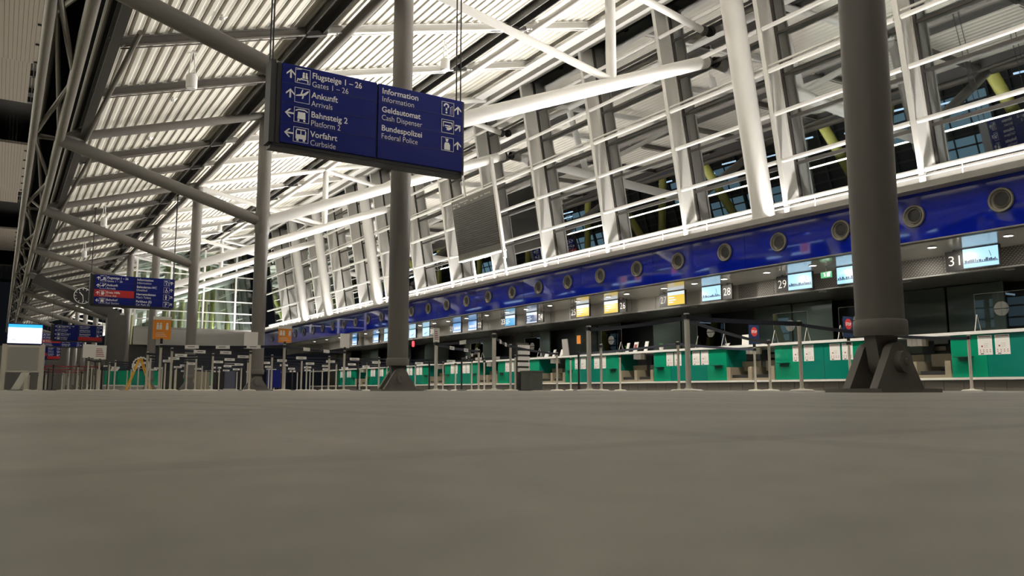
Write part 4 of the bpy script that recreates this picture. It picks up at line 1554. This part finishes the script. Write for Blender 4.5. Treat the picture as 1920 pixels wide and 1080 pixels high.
for i, y in enumerate((17.75, 18.98)):
    t = thing('potted_plant', ['small green potted plant right of the leaflet holders below plate 27', 'tiny green potted plant left of the leaflet holders below plate 27'][i], 'plant', (16.3, y - .3 * (i == 0), WT), group='small potted plants')
    yy = y - .3 * (i == 0)
    MB().lathe([(0, 0), (.05, 0), (.065, .11), (.055, .11), (.05, .09), (0, .09)], (16.3, yy, WT), n=16).build('pot', 'desk_white', t)
    lf = MB()
    for q in range(16):
        a = 2 * PI * q / 16 * 2.4
        d = Vector((math.cos(a) * .5, math.sin(a) * .5, .9)).normalized()
        c = Vector((16.3, yy, WT + .09))
        s_ = d.cross(Vector((0, 0, 1))).normalized() * .018
        lf.add([c, c + d * .09 + s_, c + d * (.14 + .02 * (q % 3)), c + d * .09 - s_], [(0, 1, 2, 3)])
    lf.build('leaves', 'leaf', t)
# receipt printers and keyboards behind the worktop above each scale
for k, g0 in enumerate(gaps):
    c = g0 + GAPW / 2
    t = thing('desk_printer', f'black ticket printer under the worktop behind the scale, {ORD[k + 1]} counted from the right', 'printer', (16.45, c, .8), group='ticket printers behind the scales')
    MB().box(16.70, 17.0, c - .42, c + .05, .80, .98).build('body', 'black_plastic', t)
    MB().box(16.62, 17.05, c - .6, c + .6, .77, .80).build('shelf', 'steel_dark', t)
    MB().box(16.62, 16.70, c - .6, c - .57, 0, .77).box(16.62, 16.70, c + .57, c + .6, 0, .77).build('leg', 'steel_dark', t)
    MB().box(16.68, 16.70, c - .30, c - .05, .84, .93).build('ticket_slot', 'beige_metal', t)
    t = thing('document_box', f'white document box hung under the worktop over the scale, {ORD[k + 1]} counted from the right', 'box', (16.2, c, .95), group='document boxes over the scales')
    for q in range(3):
        MB().box(16.05, 16.2, c - .16 + .11 * q, c - .06 + .11 * q, .93, 1.08).build('pocket', 'paper', t)
    MB().box(16.2, 16.22, c - .2, c + .2, .92, 1.10).build('back', 'beige_metal', t)
t = thing('beacon_lamp', 'small red lit beacon hanging over the desks left of the hinged column', 'lamp', (15.9, 33.4, 2.2))
MB().lathe([(0, 0), (.05, 0), (.06, .05), (.06, .22), (.04, .26), (0, .26)], (15.9, 33.4, 1.98), n=16).build('dome', 'lamp_red', t)
MB().tube((15.9, 33.4, 2.23), (15.9, 33.4, 2.722), .012).build('stem', 'black_plastic', t)

# ------------------------------------------------------------------ concourse side seen mirrored in glass and band
cc = MB()
x = -26.4
pts = []
while x < -1.2:
    zz = 7.6 + (-1.2 - x) * .17
    pts += [(x, zz), (x + .12, zz), (x + .16, zz + .06), (x + .34, zz + .06), (x + .38, zz)]
    x += .4
npt = len(pts)
cc.add([(a, -6, b) for a, b in pts] + [(a, 125, b) for a, b in pts], [(i, i + 1, npt + i + 1, npt + i) for i in range(npt - 1)])
cr = struct('ceiling_concourse', cc, 'olive_deck')
for i in range(13):
    y = -2 + BAY * i
    MB().bar((-26, y, 11.4), (-1.4, y, 7.3), .35, .4).bar((-13, y, 8.9), (-4, y + 5, 7.7), .25, .25).build('cross_beam', 'steel_dark', cr)
    MB().box(-19.5, -19.2, y + 1, y + 4.5, 9.6, 9.7).build('lit_tube', 'cold_tube', cr)
    MB().box(-8.5, -8.2, y + 1, y + 4.5, 7.9, 8.0).build('lit_tube', 'cold_tube', cr)
for x_ in (-20, -14, -8, -3):
    zz = 7.35 + (-1.2 - x_) * .17
    MB().box(x_ - .15, x_ + .15, -6, 125, zz, zz + .2).build('long_beam', 'steel_dark', cr)
wl = struct('wall_left', MB().box(-27, -26.6, -6, 125, 0, 16.5), 'back_dark')
cw = MB()
fm = MB()
for i in range(30):
    y = -4 + i * 4.2
    for z0, z1 in ((1.4, 3.6), (4.4, 6.4), (7.4, 8.8)):
        if (i * 7 + int(z0)) % 5 in (0, 3):
            cw.box(-26.58, -26.55, y + .15, y + 4.0, z0, z1)
    fm.box(-26.55, -26.35, y - .08, y + .08, 0, 10)
    for q in (1.4, 2.8):
        fm.box(-26.52, -26.4, y + q - .03, y + q + .03, 0, 10)
for z in (1.2, 2.2, 3.0, 3.8, 4.2, 5.0, 5.8, 6.6, 7.2, 8.0, 9.0):
    fm.box(-26.5, -26.4, -6, 122, z - .06, z + .06)
cw.build('lit_pane', 'cold_window', wl)
fm.build('window_grid', 'steel_dark', wl)
ct = MB()
for i in range(16):
    y = 6 + i * 6.5
    for q in range(3):
        ct.box(-22 + q * 5, -20.6 + q * 5, y, y + .12, 6.0 + q * .3, 6.1 + q * .3)
ct.build('tube_light', 'cold_tube', wl)
oc = None
for i in range(11):
    y = 8 + BAY * i
    lab = f'slanted olive pair of columns on the concourse side, {ORD[i + 1]} counted from the nearest'
    if oc is None:
        oc = thing('olive_column', lab, 'column', (-13, y, 0), group='olive columns of the concourse')
        MB().tube((0, 0, 0), (2.0, 1.5, 8.7), .28, 18).tube((0, 0, 0), (-2.0, -1.5, 8.9), .28, 18).build('shaft', 'olive', oc, world=False)
        MB().tube((-2.4, -1.5, 9.0), (2.4, 1.5, 8.6), .2, 14).build('head_beam', 'olive', oc, world=False)
    else:
        dup(oc, (-13, y, 0), label=lab)
rnd = random.Random(11)
for i, y in enumerate((24.2, 33.0, 36.1, 37.4, 43.0, 55.5, 20.3)):
    z = 6.45
    t = thing('hanging_banner', f'tall lit advertising banner hanging over the concourse, {ORD[i + 1]} from the far end of the row', 'banner', (-4, y, z), group='lit advertising banners')
    MB().box(-4.02, -4, y - .26, y + .26, z, z + 1.45).build('print', ('banner_white', 'banner_blue', 'banner_white')[i % 3], t)
    MB().box(-3.995, -3.99, y - .2, y + .2, z + .1, z + .5).build('picture', 'banner_orange', t)
    MB().box(-3.995, -3.99, y - .2, y + .2, z + .7, z + .95).build('picture', 'banner_blue', t)
    MB().box(-4.04, -3.98, y - .28, y + .28, z + 1.45, z + 1.5).tube((-4.01, y, z + 1.5), (-4.01, y, 8.1), .01, 6).build('hanger', 'steel_dark', t)
struct('wall_far', MB().box(-26, 14, 118, 118.4, 0, 5.5), 'cream_panel')
